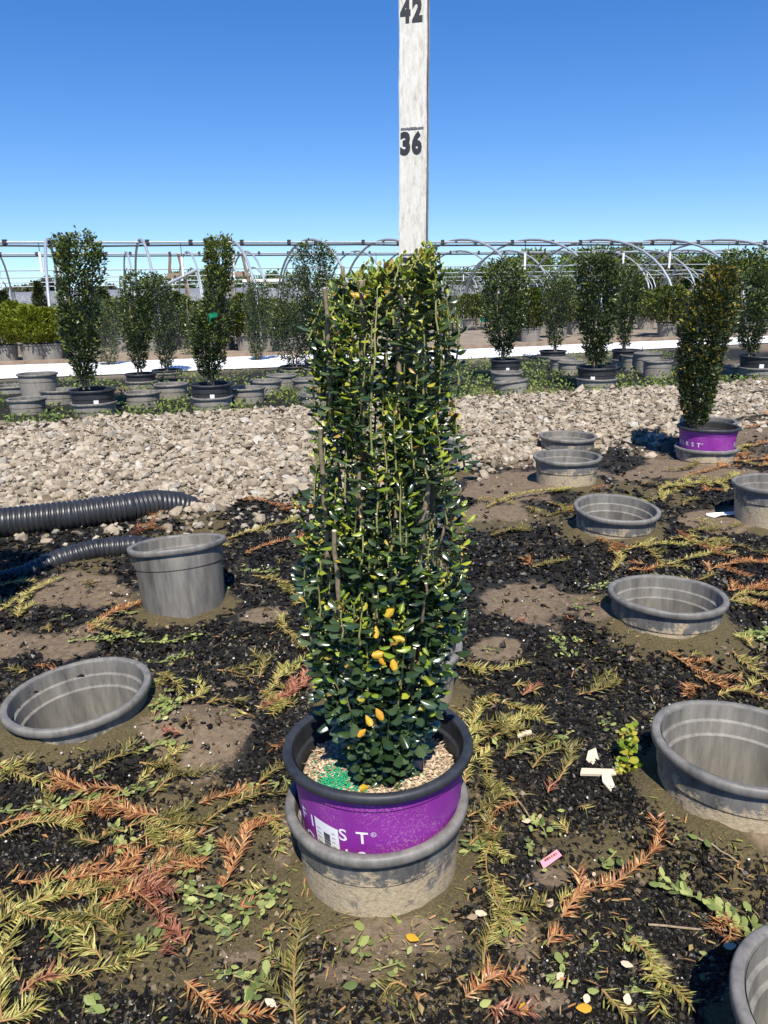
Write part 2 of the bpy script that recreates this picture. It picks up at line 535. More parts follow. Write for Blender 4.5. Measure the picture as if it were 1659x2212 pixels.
def ground_mat():
    m, t, b = mat('ground')
    at = N(t, 'ShaderNodeAttribute', attribute_name='zone')
    sp = N(t, 'ShaderNodeSeparateColor')
    t.links.new(at.outputs['Color'], sp.inputs[0])
    n1, n2, n3 = noise(t, 3.0, 6, 0.7), noise(t, 60, 6, 0.75), noise(t, 230, 4, 0.7)
    soil = ramp(t, n2, [(0.3, (0.105, 0.075, 0.046)), (0.55, (0.19, 0.14, 0.09)), (0.75, (0.27, 0.21, 0.145))])
    black = ramp(t, n2, [(0.25, (0.008, 0.009, 0.009)), (0.6, (0.022, 0.021, 0.017)), (0.8, (0.055, 0.050, 0.028))])
    moss = ramp(t, n3, [(0.3, (0.05, 0.040, 0.018)), (0.7, (0.145, 0.115, 0.055))])
    am = N(t, 'ShaderNodeAttribute', attribute_name='moss')
    wet = mix(t, math_(t, 'MULTIPLY', math_(t, 'SUBTRACT', math_(t, 'ADD', am.outputs['Fac'], math_(t, 'MULTIPLY', math_(t, 'SUBTRACT', noise(t, 30, 5, 0.75), 0.5), 0.9)), 0.3), 4, True), black, moss)
    k = math_(t, 'ADD', sp.outputs[0], math_(t, 'MULTIPLY', math_(t, 'SUBTRACT', noise(t, 38, 5, 0.75), 0.5), 0.9))
    k = math_(t, 'MULTIPLY', math_(t, 'SUBTRACT', k, 0.42), 5, True)
    c = mix(t, k, wet, soil)
    dirt = ramp(t, n1, [(0.3, (0.20, 0.155, 0.11)), (0.7, (0.33, 0.27, 0.20))])
    grass = ramp(t, noise(t, 0.5, 6, 0.7), [(0.3, (0.06, 0.075, 0.02)), (0.7, (0.15, 0.15, 0.045))])
    c = mix(t, sp.outputs[1], c, dirt)
    c = mix(t, sp.outputs[2], c, grass)
    t.links.new(c, b.inputs['Base Color'])
    b.inputs['Roughness'].default_value = 0.85
    b.inputs['Specular IOR Level'].default_value = 0.25
    bump(t, b, math_(t, 'ADD', n2, math_(t, 'MULTIPLY', n3, 0.5)), 0.6, 0.012)
    return m
M['ground'] = ground_mat()
M['gravel_base'] = bark('gravel_base', (0.16, 0.13, 0.09), (0.36, 0.31, 0.23), 60)
M['cloth'] = plain('ground_cloth', (0.80, 0.79, 0.77), 0.6, var=0.06, sc=2)
M['mulch'] = bark('mulch', (0.16, 0.10, 0.06), (0.46, 0.34, 0.22), 120)
M['soil_dark'] = bark('soil_dark', (0.02, 0.016, 0.012), (0.07, 0.055, 0.04), 80)

# ------------------------------------------------------------------ pots: where they stand (needed for the holes in the ground)
# name-free list: rim left u, rim right u, rim mid v, ground contact v, tilt x, tilt y
POT_R, POT_H = 0.146, 0.25
def pot_at(u0, u1, vr, dia=0.290):
    """rim centre from the width of the rim in the picture"""
    um = (u0 + u1) / 2
    z = dia * FPX / (u1 - u0)
    d = ray(um, vr)
    return CAMPOS + d * z            # ray() has unit component along the view axis
NEAR = [  # u0, u1, vr, tilt_x(deg, + = front up), tilt_y(deg, + = left side up), diameter
    dict(u=(1153, 1298, 984), tx=0, ty=0, lab='grey socket pot with peeling mud, standing in front of another at the gravel edge'),
    dict(u=(1166, 1288, 940), tx=0, ty=1, lab='grey socket pot at the gravel edge, half hidden behind a second socket pot'),
    dict(u=(1242, 1424, 1095), rise=0.02, tx=4, ty=2, lab='empty grey socket pot tipped forward, with a mud smear inside its bowl'),
    dict(u=(1318, 1565, 1280), rise=0.03, tx=-2, ty=1, lab='empty grey socket pot with mud-caked front beside the long row of yellow clippings'),
    dict(u=(1420, 1790, 1600), h=0.125, rise=0.045, tx=-2, ty=2, lab='large empty socket pot beside the upright yellow-green sprig and wood scraps'),
    dict(u=(1585, 2230, 2215), h=0.13, rise=0.03, tx=0, ty=2, lab='empty socket pot casting a black shadow on the mulch beside a pale leafy sprig'),
    dict(u=(12, 321, 1492), rise=0.05, hr=0.1292, tx=1, ty=-4, lab='empty grey socket pot sunk low in the ground beside a mound of bare soil'),
    dict(u=(278, 486, 1170), y=2.06, dia=0.272, tx=-8, ty=-4, lab='tall grey socket pot leaning beside the thinner corrugated pipe', up=True),
    dict(u=(1592, 1760, 1042), h=0.15, tx=0, ty=0, lab='grey socket pot half hidden by dark shade near the scrap of white plastic'),
    dict(u=(746, 955, 1125), h=0.165, tx=3, ty=0, lab='mud-stained socket pot showing through the gaps of the measured shrub', up=True),
    dict(u=(716, 991, 1388), h=0.12, tx=0, ty=0, lab='grey socket pot almost hidden behind the measured shrub'),
    dict(u=(858, 996, 957), h=0.14, tx=0, ty=0, lab='grey socket pot standing beyond the measured shrub at the gravel edge', up=True),
]
HOLES = []
for d in NEAR:
    c = P((d['u'][0] + d['u'][1]) / 2, d['u'][2], d['y']) if 'y' in d else G((d['u'][0] + d['u'][1]) / 2, d['u'][2], d['h']) if 'h' in d else pot_at(*d['u'])
    d['c'] = c
    ax_ = Matrix.Rotation(R_(d['ty']), 3, 'Y') @ (Matrix.Rotation(R_(d['tx']), 3, 'X') @ Vector((0, 0, 1)))
    dh = max(0.03, c[2] - SLOPE * c[1] - d.get('rise', 0))
    HOLES.append((c[0] - ax_.x * dh, c[1] - ax_.y * dh, (d.get('hr') or (0.1265 if d.get('rise') else 0.120)) * d.get('dia', 0.292) / 0.292))
MAIN = np.array([-0.019, 1.018, 0.0])         # axis of the measured pot
HOLES.append((MAIN[0], MAIN[1], 0.115))

# ------------------------------------------------------------------ ground height and zones
SOIL_PATCH = [  # u, v, ru, rv in the picture: bare brown soil
    (90, 1390, 120, 65), (160, 1290, 120, 45), (470, 1600, 130, 75), (1130, 1300, 140, 50), (1090, 1105, 90, 30), (1100, 1040, 160, 40),
    (1450, 1020, 200, 30), (1560, 1130, 90, 30), (860, 2020, 170, 60), (760, 2100, 120, 40), (560, 2060, 110, 25), (1190, 1880, 70, 35), (1130, 2010, 50, 60),
    (700, 1480, 60, 60), (1080, 1400, 60, 25), (560, 1330, 50, 20), (1640, 1830, 60, 60), (1180, 2150, 80, 40), (1300, 1350, 50, 20), (1400, 2100, 60, 40), (620, 1800, 40, 120), (350, 1480, 60, 20), (500, 1480, 40, 15)]
_sp = []
for u, v, ru, rv in SOIL_PATCH:
    c = G(u, v)
    a = abs(G(u + ru, v)[0] - c[0])
    bb = abs(G(u, v + rv)[1] - G(u, v - rv)[1]) / 2
    _sp.append((c[0], c[1], a, bb))

def soil_mask(x, y):
    n = fbm(x, y, 0.22, 5, 4) - 0.5
    best = np.full(np.shape(x), -1.0)
    for cx, cy, a, bb in _sp:
        best = np.maximum(best, 1 - np.sqrt(((x - cx) / a) ** 2 + ((y - cy) / bb) ** 2))
    m = np.clip(0.31 + best * 1.05 + n * 2.0, 0, 1)
    m = np.maximum(m, np.clip((y - 2.75 + 0.45 * np.abs(np.minimum(x - 0.2, 0))) * 0.5 + n, 0, 0.62) * (x > -0.2))
    return m

RISE = [(hx, hy, d.get('rise', 0)) for (hx, hy, hr), d in zip(HOLES, NEAR) if d.get('rise')]
def moss_mask(x, y):
    k = np.clip((fbm(x, y, 0.34, 101, 4) - 0.53) * 4.5, 0, 1)
    for hx, hy, hr in HOLES:
        k = np.maximum(k, np.clip(1.25 - (np.hypot(x - hx, y - hy) - hr) / 0.07 + 1.6 * (fbm(x, y, 0.09, 111, 3) - 0.5), 0, 1))
    gm = G(840, 2050)
    k = np.maximum(k, np.clip(1.3 - np.hypot((x - gm[0]) / 0.16, (y - gm[1]) / 0.11) + 1.2 * (fbm(x, y, 0.09, 112, 3) - 0.5), 0, 1))
    return k

def gz(x, y):
    x = np.asarray(x, float)
    y = np.asarray(y, float)
    z = plane_z(y)
    near = np.clip((5.2 - y) / 1.0, 0, 1)
    z = z + near * (0.035 * (fbm(x, y, 0.5, 3, 3) - 0.5))
    for hx, hy, rs in RISE:
        z = z + rs * np.exp(-np.maximum(np.hypot(x - hx, y - hy) - 0.14, 0) ** 2 / 0.10 ** 2)
    c = _sp[2]
    z = z + 0.045 * np.exp(-(((x - c[0]) / (c[2])) ** 2 + ((y - c[1]) / (c[3])) ** 2) * 1.3)
    return z

gx = np.concatenate([-np.geomspace(1500, 1.9, 46), np.arange(-1.88, 2.3, 0.0125), np.geomspace(2.32, 1500, 46)])
gy = np.concatenate([np.array([-40, -12, -4, -1.5, -0.4, 0.1, 0.3, 0.42]), np.arange(0.5, 3.7, 0.0125), np.geomspace(3.72, 2500, 70)])
XX, YY = np.meshgrid(gx, gy)
ZZ = gz(XX, YY)
rough = np.clip((4.6 - YY) / 1.0, 0, 1) * (np.abs(XX) < 2.4)
SM = soil_mask(XX, YY)
ZZ += rough * ((1 - np.clip(SM, 0, 1)) * 0.020 * (fbm(XX, YY, 0.06, 9, 3) - 0.45) + 0.006 * (fbm(XX, YY, 0.04, 21, 2) - 0.5))
inside = np.zeros(XX.shape, bool)
for hx, hy, hr in HOLES:
    r = np.hypot(XX - hx, YY - hy)
    cell = 0.0125
    snap = np.abs(r - hr) < 0.72 * cell
    XX = np.where(snap, hx + (XX - hx) / np.maximum(r, 1e-6) * hr, XX)
    YY = np.where(snap, hy + (YY - hy) / np.maximum(r, 1e-6) * hr, YY)
    inside |= (r < hr - 0.72 * cell)
    dd = np.clip((r - hr) / 0.05, 0, 1)
    ZZ = ZZ + np.where(r < hr + 0.06, 0.012 * (1 - dd), 0)
F = grid_faces(*XX.shape)
keep = ~inside.ravel()[F].any(1)
V = np.stack([XX, YY, ZZ], -1).reshape(-1, 3)
ground = struct(mesh('ground', [(V, F[keep], 0)], [M['ground']], smooth=True))
# row frame: rows run along azimuth 74 degrees
RA = R_(74)
ROWD = np.array([math.sin(RA), math.cos(RA)])
ROWN = np.array([-math.cos(RA), math.sin(RA)])
def cloth_near(x):
    return np.interp(x, [-30, -3.69, 0.89, 5.44, 30], [0.2, 7.5, 8.8, 10.6, 18.5])
def cloth_far(x):
    return np.interp(x, [-30, -4.4, 1.04, 5.83, 30], [2.5, 9.0, 10.23, 11.82, 19.5])
vx, vy = V[:, 0], V[:, 1]
zone = np.zeros((len(V), 4), np.float32)
zone[:, 0] = soil_mask(vx, vy)
zone[:, 0] = np.where(vy > 4.8, np.clip(fbm(vx, vy, 0.4, 33) * 2.4 - 1.0, 0, 1), zone[:, 0])
zone[:, 1] = np.clip((vy - cloth_near(vx) + 0.3) * 3, 0, 1)
zone[:, 2] = np.clip((vy - 21) / 6, 0, 1)
zone[:, 3] = 1
ca = ground.data.color_attributes.new('zone', 'FLOAT_COLOR', 'POINT')
ca.data.foreach_set('color', zone.ravel())
ma = ground.data.attributes.new('moss', 'FLOAT', 'POINT')
ma.data.foreach_set('value', (moss_mask(vx, vy) * (vy < 4.6)).astype(np.float32))

# black crinkled crust lying on the soil: uncountable flakes
def scatter_ground(n, ylo=0.62, yhi=4.4):
    """points spread evenly over the visible ground in the picture, thinning with distance"""
    u = np.where(rng.random(n) < 0.84, rng.uniform(-60, 1720, n), rng.choice([-1, 1], n) * rng.uniform(889, 1650, n) + 830)
    v = rng.uniform(940, 2330, n)
    pts = np.array([G(a, b) for a, b in zip(u, v)])
    ok = (pts[:, 1] > ylo) & (pts[:, 1] < yhi)
    return pts[ok]

def pot_clear(x, y, pad=0.0):
    ok = np.ones(len(x), bool)
    for hx, hy, hr in HOLES:
        ok &= np.hypot(x - hx, y - hy) > hr + pad
    return ok

def gravel_near(x):
    return np.interp(x, [-6, -1.52, -0.9, -0.32, 0.38, 1.33, 2.29, 4, 9], [2.3, 2.98, 2.84, 2.98, 3.62, 4.05, 4.75, 5.4, 6.9])
def gravel_far(x):
    return np.interp(x, [-7, -2.44, -0.54, 1.52, 2.7, 9], [3.55, 4.74, 5.22, 5.76, 6.08, 7.65])

def in_gravel(x, y, j=0.0):
    n = (fbm(x, y, 0.25, 77, 3) - 0.5) * 0.5 + j
    return (y > gravel_near(x) + n) & (y < gravel_far(x) + n * 0.4)

pts = scatter_ground(135000)
x, y = pts[:, 0], pts[:, 1]
m = soil_mask(x, y)
ms = moss_mask(x, y)
keepf = (rng.random(len(x)) > 0.93 * ms) & (rng.random(len(x)) > np.clip(m * 1.9 - 0.12 + 0.9 * (fbm(x, y, 0.12, 41, 3) - 0.5), 0.0, 0.97)) & pot_clear(x, y) & ~in_gravel(x, y)
x, y = x[keepf], y[keepf]
n = len(x)
# crumpled 3x3 patch
tv = np.array([(i - 1, j - 1, 0) for j in range(3) for i in range(3)], float) * 0.5
tf = grid_faces(3, 3)
dist = np.hypot(x, y)
size = (0.005 + 0.0065 * rng.random(n)) * np.clip(dist / 1.3, 0.8, 1.9)
ang = rng.random(n) * 6.283
tilt = rand_unit(n) * 0.55
tilt[:, 2] = 1
nz_ = norm(tilt)
al = np.stack([np.cos(ang), np.sin(ang), np.zeros(n)], -1)
X3, Y3, Z3 = frames(al, nz_)
tvv = tv[None] + rng.normal(0, 0.12, (n, 9, 3)) * np.array([1, 1, 0]) + rng.normal(0, 0.22, (n, 9, 1)) * np.array([0, 0, 1])
zc = gz(x, y) + 0.020 * (fbm(x, y, 0.06, 9, 3) - 0.45) + 0.002
Vf = np.stack([x, y, zc], -1)[:, None] + size[:, None, None] * (tvv[..., 0:1] * X3[:, None] + tvv[..., 1:2] * Y3[:, None] + tvv[..., 2:3] * Z3[:, None])
Ff = (tf[None] + (np.arange(n) * 9)[:, None, None]).reshape(-1, 4)
fl = struct(mesh('black_crust', [(Vf.reshape(-1, 3), Ff, 0)], [M['flake']], smooth=False), 'stuff')
fl['label'] = 'black crinkled algae crust covering the soil between the pots'

# loose needles, chaff and perlite
pts = scatter_ground(6500)
x, y = pts[:, 0], pts[:, 1]
k = pot_clear(x, y) & ~in_gravel(x, y) & (rng.random(len(x)) < 0.25 + 0.75 * (fbm(x, y, 0.3, 51) > 0.5))
x, y = x[k], y[k]
n = len(x)
dist = np.hypot(x, y)
pos = np.stack([x, y, gz(x, y) + 0.006 + 0.006 * rng.random(n)], -1)
a = rng.random(n) * 6.283
al = np.stack([np.cos(a), np.sin(a), rng.normal(0, 0.25, n)], -1)
NE = (NEEDLE[0] * np.array([1, 1, 1]), np.array([[0, 1, 3, 2]]))
NE_T = np.array([[2, 3, 4]])
def needle_parts(pos, al, nr, size, m, wide=None):
    V, F, _ = scatter((NEEDLE[0], np.array([[0, 1, 3, 2]])), pos, al, nr, size, wide)
    _, F2, _ = scatter((NEEDLE[0], np.array([[2, 3, 4]])), pos, al, nr, size, wide)
    return V, F, F2
nr = rand_unit(n) * 0.5 + np.array([0, 0, 1])
V, F, F2 = needle_parts(pos, al, nr, rng.uniform(0.008, 0.022, n), 0, 1.4)
V2, FF2, _ = scatter(LEAF_LO, pos[::11] + np.array([0.01, 0.01, 0.002]), al[::11], nr[::11], rng.uniform(0.009, 0.018, len(pos[::11])))
litter = struct(mesh('leaf_litter', [(V, F, 0), (V, F2, 0), (V2, FF2, 0)], [M['litter']]), 'stuff')
litter['label'] = 'loose dry needles and leaf bits strewn over the soil'
pts = scatter_ground(4500)
x, y = pts[:, 0], pts[:, 1]
k = pot_clear(x, y) & ~in_gravel(x, y) & (rng.random(len(x)) < 0.12 + 1.2 * np.clip(fbm(x, y, 0.35, 63) - 0.5, 0, 1))
x, y = x[k], y[k]
n = len(x)
pos = np.stack([x, y, gz(x, y) + 0.007], -1)
V, F, _ = scatter(OCT, pos, rand_unit(n), rand_unit(n), rng.uniform(0.0008, 0.0022, n) * np.clip(np.hypot(x, y), 0.9, 1.8))
struct(mesh('perlite_grains', [(V, F, 0)], [M['perlite']]), 'stuff')

pts = scatter_ground(26000)
x, y = pts[:, 0], pts[:, 1]
k = pot_clear(x, y) & ~in_gravel(x, y) & (rng.random(len(x)) < 0.15 + 0.5 * np.clip(soil_mask(x, y), 0, 1) + 0.3 * moss_mask(x, y))
x, y = x[k], y[k]
n = len(x)
V, F, _ = scatter(OCT, np.stack([x, y, gz(x, y) + 0.001], -1), rand_unit(n), rand_unit(n), rng.gamma(2.2, 0.0011, n).clip(0.0008, 0.006) * np.clip(np.hypot(x, y), 0.9, 1.6))
sc_o = struct(mesh('soil_crumbs', [(V, F, 0)], [M['crumb']]), 'stuff')
sc_o['label'] = 'small brown crumbs of soil'

# ------------------------------------------------------------------ gravel road
xs = np.linspace(-7, 9, 220)
tt = np.linspace(0, 1, 40)
GY = gravel_near(xs)[None] * (1 - tt[:, None]) + gravel_far(xs)[None] * tt[:, None]
GX = np.repeat(xs[None], 40, 0)
GZ = gz(GX, GY) + 0.026 * np.minimum(1, 6 * np.minimum(tt, 1 - tt))[:, None] - 0.004
road = struct(mesh('gravel_road', [(np.stack([GX, GY, GZ], -1).reshape(-1, 3), grid_faces(40, 220), 0)], [M['gravel_base']], smooth=True))
def stones(n_try):
    u = np.where(rng.random(n_try) < 0.9, rng.uniform(-160, 1820, n_try), rng.choice([-1, 1], n_try) * rng.uniform(980, 1700, n_try) + 830)
    v = rng.uniform(815, 1150, n_try)
    q = np.array([G(a, b) for a, b in zip(u, v)])
    x, y = q[:, 0], q[:, 1]
    # even cover on the ground rather than in the picture
    keep = in_gravel(x, y, 0) & (rng.random(n_try) < np.clip((y / 4.6) ** 2.2, 0, 1))
    return x[keep], y[keep]
x, y = stones(125000)
# stray stones at the ragged border
xe = rng.uniform(-1.9, 2.4, 500)
ye = gravel_near(xe) - np.abs(rng.normal(0, 0.16, 500)) - 0.02
ke = pot_clear(xe, ye, 0.02)
x, y = np.concatenate([x, xe[ke]]), np.concatenate([y, ye[ke]])
ok = pot_clear(x, y, 0.025)
x, y = x[ok], y[ok]
n = len(x)
lay = rng.random(n)
edge = np.clip((y - gravel_near(x)) * 5, 0, 1)
rad = rng.gamma(4, 0.0032, n).clip(0.007, 0.031)
z = gz(x, y) + rad * 0.35 + lay * 0.038 * edge
pos = np.stack([x, y, z], -1)
sc3 = rng.uniform(0.6, 1.25, (n, 1, 3)) * np.array([1, 1, 0.72])
jit = 1 + rng.normal(0, 0.16, (n, 12, 1))
base = ICO_V[None] * jit * sc3
X3, Y3, Z3 = frames(np.stack([np.cos(lay * 44), np.sin(lay * 44), rng.normal(0, 0.3, n)], -1), rand_unit(n) * 0.5 + np.array([0, 0, 1]))
SV = pos[:, None] + rad[:, None, None] * (base[..., 0:1] * X3[:, None] + base[..., 1:2] * Y3[:, None] + base[..., 2:3] * Z3[:, None])
D = (pos - CAMPOS) @ _fwd
pxu = CX + FPX * ((pos - CAMPOS) @ _right) / D
appear = rad / D * (1 + lay) * ((pxu > -20) & (pxu < 1680) & ~((pxu > 650) & (pxu < 1000)))
big = np.zeros(n, bool)
big[np.argsort(-appear)[:300]] = True
rest = np.where(~big)[0]
far_ = rest[D[rest] > 4.0]
rest = rest[D[rest] <= 4.0]
Fs = (ICO_F[None] + (np.arange(len(rest)) * 12)[:, None, None]).reshape(-1, 3)
fb = OCT[0][None] * (1 + rng.normal(0, 0.22, (len(far_), 6, 1))) * sc3[far_] * 1.12
FV = pos[far_][:, None] + rad[far_][:, None, None] * (fb[..., 0:1] * X3[far_][:, None] + fb[..., 1:2] * Y3[far_][:, None] + fb[..., 2:3] * Z3[far_][:, None])
Ff_ = (OCT[1][None] + (np.arange(len(far_)) * 6)[:, None, None]).reshape(-1, 3)
sb = mesh('stone_mass', [(SV[rest].reshape(-1, 3), Fs, 0), (FV.reshape(-1, 3), Ff_, 0)], [M['stone']], parent=road)
sb['kind'] = 'stuff'
for i in np.where(big)[0]:
    me = mesh('stone', [(SV[i] - pos[i], ICO_F, 0)], [M['stone']], link=False)
    o = obj('stone', me, road)
    o.location = pos[i]

# ------------------------------------------------------------------ white ground cloth and far strip
xs = np.linspace(-26, 26, 260)
tt = np.linspace(0, 1, 26)
CYY = cloth_near(xs)[None] * (1 - tt[:, None]) + cloth_far(xs)[None] * tt[:, None] + 0.10 * (fbm(np.repeat(xs[None], 26, 0), tt[:, None] * 3, 0.9, 12) - 0.5)
CXX = np.repeat(xs[None], 26, 0)
CZ = gz(CXX, CYY) + 0.012 + 0.05 * fbm(CXX * 0.5 + CYY * 0.2, CYY * 2.2, 0.5, 14) * np.sin(np.pi * tt)[:, None] ** 0.5
cl = struct(mesh('ground_cloth', [(np.stack([CXX, CYY, CZ], -1).reshape(-1, 3), grid_faces(26, 260), 0)], [M['cloth']], smooth=True))
cl['label'] = 'white ground cloth laid as a strip behind the potted shrubs'
# timber edging along the far side of the cloth
for k, (xa, xb) in enumerate(((-9, -4.6), (-4.58, -2.0), (-1.98, 0.6), (0.62, 3.4), (3.42, 8))):
    pa, pb = np.array([xa, cloth_far(xa) + 0.10]), np.array([xb, cloth_far(xb) + 0.10])
    d = pb - pa
    L = np.linalg.norm(d)
    z0 = float(gz(pa[0], pa[1]))
    o = mesh('timber_edging', [(*box(0, L, -0.04, 0.04, -0.02, 0.055), 0)], [M['wood_old']])
    o.location = (pa[0], pa[1], z0)
    o.rotation_euler = (0, 0, math.atan2(d[1], d[0]))
    tag(o, 'weathered timber edging board along the far side of the white cloth', 'board', 'edging boards behind the white cloth')

# ------------------------------------------------------------------ pot builder
def wall_prof(Rr, h, rb, gr=0.062):
    """outside from the bottom up to the rim, inside back down to the floor"""
    k = lambda z: rb + (Rr - 0.013 - rb) * z / h
    out = [(rb * 0.94, 0), (rb, 0.008), (k(h * 0.5), h * 0.5), (k(h - gr), h - gr), (k(h - gr + 0.002) + 0.0028, h - gr + 0.004),
           (k(h - 0.018) + 0.003, h - 0.018), (k(h) + 0.001, h - 0.006)]
    return out

def inside_prof(Rr, h, rb):
    k = lambda z: rb + (Rr - 0.013 - rb) * z / h - 0.004
    return [(k(h) , h - 0.004), (k(h) - 0.001, h - 0.030), (k(h) - 0.006, h - 0.033), (k(h - 0.055) - 0.005, h - 0.055),
            (k(h - 0.058) - 0.010, h - 0.058), (k(h * 0.5) - 0.006, h * 0.5), (rb - 0.008, 0.012), (rb * 0.5, 0.008), (0.0005, 0.008)]

def rim_prof(Rr, h, lip=0.016):
    return [(Rr - 0.014, h - lip), (Rr - 0.003, h - lip), (Rr - 0.001, h - lip + 0.002), (Rr, h - 0.005), (Rr - 0.0015, h - 0.001), (Rr - 0.004, h + 0.0005),
            (Rr - 0.011, h), (Rr - 0.0145, h - 0.002), (Rr - 0.017, h - 0.010)]

def make_pot(name, rim_c, Rr, h, tx=0, ty=0, rz=0, mats=None, rb=None, seg=56, lip=0.016, gr=0.062):
    """rim_c: centre of the rim; the Empty sits at the base"""
    mats = mats or (M['socket_mud'], M['socket_in'], M['socket_rim'])
    rb = rb or Rr * 0.80
    e = empty(name)
    e.rotation_euler = (R_(tx), R_(ty), 0)
    Rm = e.rotation_euler.to_matrix()
    e.location = Vector([float(c) for c in rim_c]) - Rm @ Vector((0, 0, h))
    Vo, Fo = lathe_hard(wall_prof(Rr, h, rb, gr), seg)
    Vi, Fi = lathe_hard(inside_prof(Rr, h, rb), seg)
    wv = mesh('wall', [(Vo, Fo, 0), (Vi, Fi, 1)], [mats[0], mats[1]], True, e)
    Vr, Fr = lathe_hard(rim_prof(Rr, h, lip), seg, 40)
    # slightly bent rim
    aa = np.arctan2(Vr[:, 1], Vr[:, 0])
    ph = random.random() * 6
    Vr[:, 2] += 0.0012 * np.sin(2 * aa + ph) + 0.0006 * np.sin(5 * aa + ph)
    rm = mesh('rim', [(Vr, Fr, 0)], [mats[2]], True, e)
    return e

for d in NEAR:
    e = make_pot('socket_pot', d['c'], d.get('dia', 2 * POT_R) / 2, POT_H + (0.04 if d.get('up') else 0.0), d['tx'], d['ty'], 0, (M['socket'], M['socket_in'], M['socket_rim']) if 'y' in d else None)
    tag(e, d['lab'], 'pot', 'empty socket pots near the measured shrub')

# ------------------------------------------------------------------ the measured shrub's pots
SOCK_C = np.array([MAIN[0], MAIN[1] - 0.006, 0.139])
e = make_pot('socket_pot', SOCK_C, 0.1405, 0.25, 1.0, -1.5, 0.5)
tag(e, 'mud-caked grey socket pot holding the purple pot of the measured shrub', 'pot')
RIM_C = np.array([MAIN[0] + 0.003, MAIN[1] + 0.010, 0.223])
PR, PH, PB = 0.145, 0.205, 0.1165

def text_mesh(body, bold=0.0):
    cu = bpy.data.curves.new('t', 'FONT')
    cu.body = body
    cu.offset = bold
    cu.resolution_u = 3
    cu.align_x = 'CENTER'
    o = bpy.data.objects.new('t', cu)
    COL.objects.link(o)
    bpy.context.view_layer.update()
    me = bpy.data.meshes.new_from_object(o.evaluated_get(bpy.context.evaluated_depsgraph_get()))
    bpy.data.objects.remove(o)
    bpy.data.curves.remove(cu)
    V = np.array([v.co[:] for v in me.vertices])
    polys = []
    me.calc_loop_triangles()
    polys = np.array([t.vertices[:] for t in me.loop_triangles])
    bpy.data.meshes.remove(me)
    V[:, 0] -= (V[:, 0].min() + V[:, 0].max()) / 2
    return V, polys

GLYPH = {}
def glyph(ch, bold=0.012):
    if (ch, bold) not in GLYPH:
        GLYPH[(ch, bold)] = text_mesh(ch, bold)
    return GLYPH[(ch, bold)]

def purple_pot(rim_c, tx, ty, spin, label, seg=72):
    e = make_pot('nursery_pot', rim_c, PR, PH, tx, ty, 0, (M['purple'], M['pot_new'], M['pot_rim_new']), PB, seg, 0.013, 0.034)
    tag(e, label, 'pot', 'purple pots')
    kr = lambda z: PB + (PR - 0.013 - PB) * z / PH
    def on_wall(a, z, lift=0.0011):
        z = np.asarray(z, float) + 0 * a
        r = kr(z) + lift + np.where(z > PH - 0.034, 0.003, 0)
        return np.stack([r * np.sin(a), -r * np.cos(a), z], -1)
    cap = 0.0205
    z1 = PH - 0.086                      # baseline of the upper line
    for rep in (0, 136, 248):
        words = [('F', -60), ('I', -50), ('R', -37), ('S', -24), ('T', -11)]
        for ch, ang in words:
            V, T = glyph(ch)
            s = cap / 0.73
            a = R_(ang + rep + spin) + V[:, 0] * s * 1.08 / 0.13
            mesh('letter', [(on_wall(a, z1 + V[:, 1] * s), T, 0)], [M['white_print']], parent=e)
        V, T = glyph('R', 0.0)
        a = R_(-3.6 + rep + spin) + V[:, 0] * 0.006 / 0.13
        ring_a = np.linspace(0, 2 * math.pi, 20, endpoint=False)
        ro = np.concatenate([np.stack([np.cos(ring_a), np.sin(ring_a)], -1) * k for k in (0.0032, 0.0039)])
        rv = on_wall(R_(-3.6 + rep + spin) + ro[:, 0] / 0.13, z1 + 0.0165 + ro[:, 1])
        rf = grid_faces(2, 20, True)
        mesh('registered_mark', [(on_wall(a, z1 + 0.0146 + V[:, 1] * 0.0055), T, 0), (rv, rf, 0)], [M['white_print']], parent=e)
        for ch, ang in [('E', -112), ('D', -98), ('I', -88), ('T', -77), ('I', -67), ('O', -55), ('N', -26), ('S', -12)]:
            V, T = glyph(ch)
            s = cap / 0.73
            a = R_(ang + rep + spin) + V[:, 0] * s * 1.08 / 0.13
            mesh('letter', [(on_wall(a, z1 - 0.034 + V[:, 1] * s), T, 0)], [M['white_print']], parent=e)
    return e, on_wall, z1

pot, on_wall, z1 = purple_pot(RIM_C, -1.0, -1.5, 0, 'purple lettered pot with barcode sticker holding the measured shrub')
def strip(a0, a1, z0, za, zb, skew, lift, na=8):
    a = np.linspace(a0, a1, na)
    lo = on_wall(a, za + skew * (a - a0), lift)
    hi = on_wall(a, zb + skew * (a - a0), lift)
    return np.concatenate([lo, hi]), grid_faces(2, na)
A0, A1 = R_(-46), R_(-27)
st = mesh('sticker', [(*strip(A0, A1, 0, z1 - 0.042, z1 + 0.0235, -0.02, 0.0022, 10), 0)], [M['sticker']], parent=pot)
bars, a = [], R_(-38.5)
zb = z1 - 0.028
for i in range(13):
    wz = random.choice((0.0008, 0.0014, 0.002))
    bars.append((*strip(R_(-38.5), R_(-33.5), 0, zb, zb + wz, -0.02, 0.003, 4), 0))
    zb += wz + random.choice((0.001, 0.0016))
for i in range(7):
    zz = z1 - 0.038 + i * 0.0075
    bars.append((*strip(R_(-44.5), R_(-40.5 - random.random()), 0, zz, zz + 0.0012, -0.02, 0.003, 3), 1))
    bars.append((*strip(R_(-32), R_(-29 - random.random()), 0, zz, zz + 0.0012, -0.02, 0.003, 3), 1))
mesh('barcode', bars, [M['black_print'], M['grey_print']], parent=st)

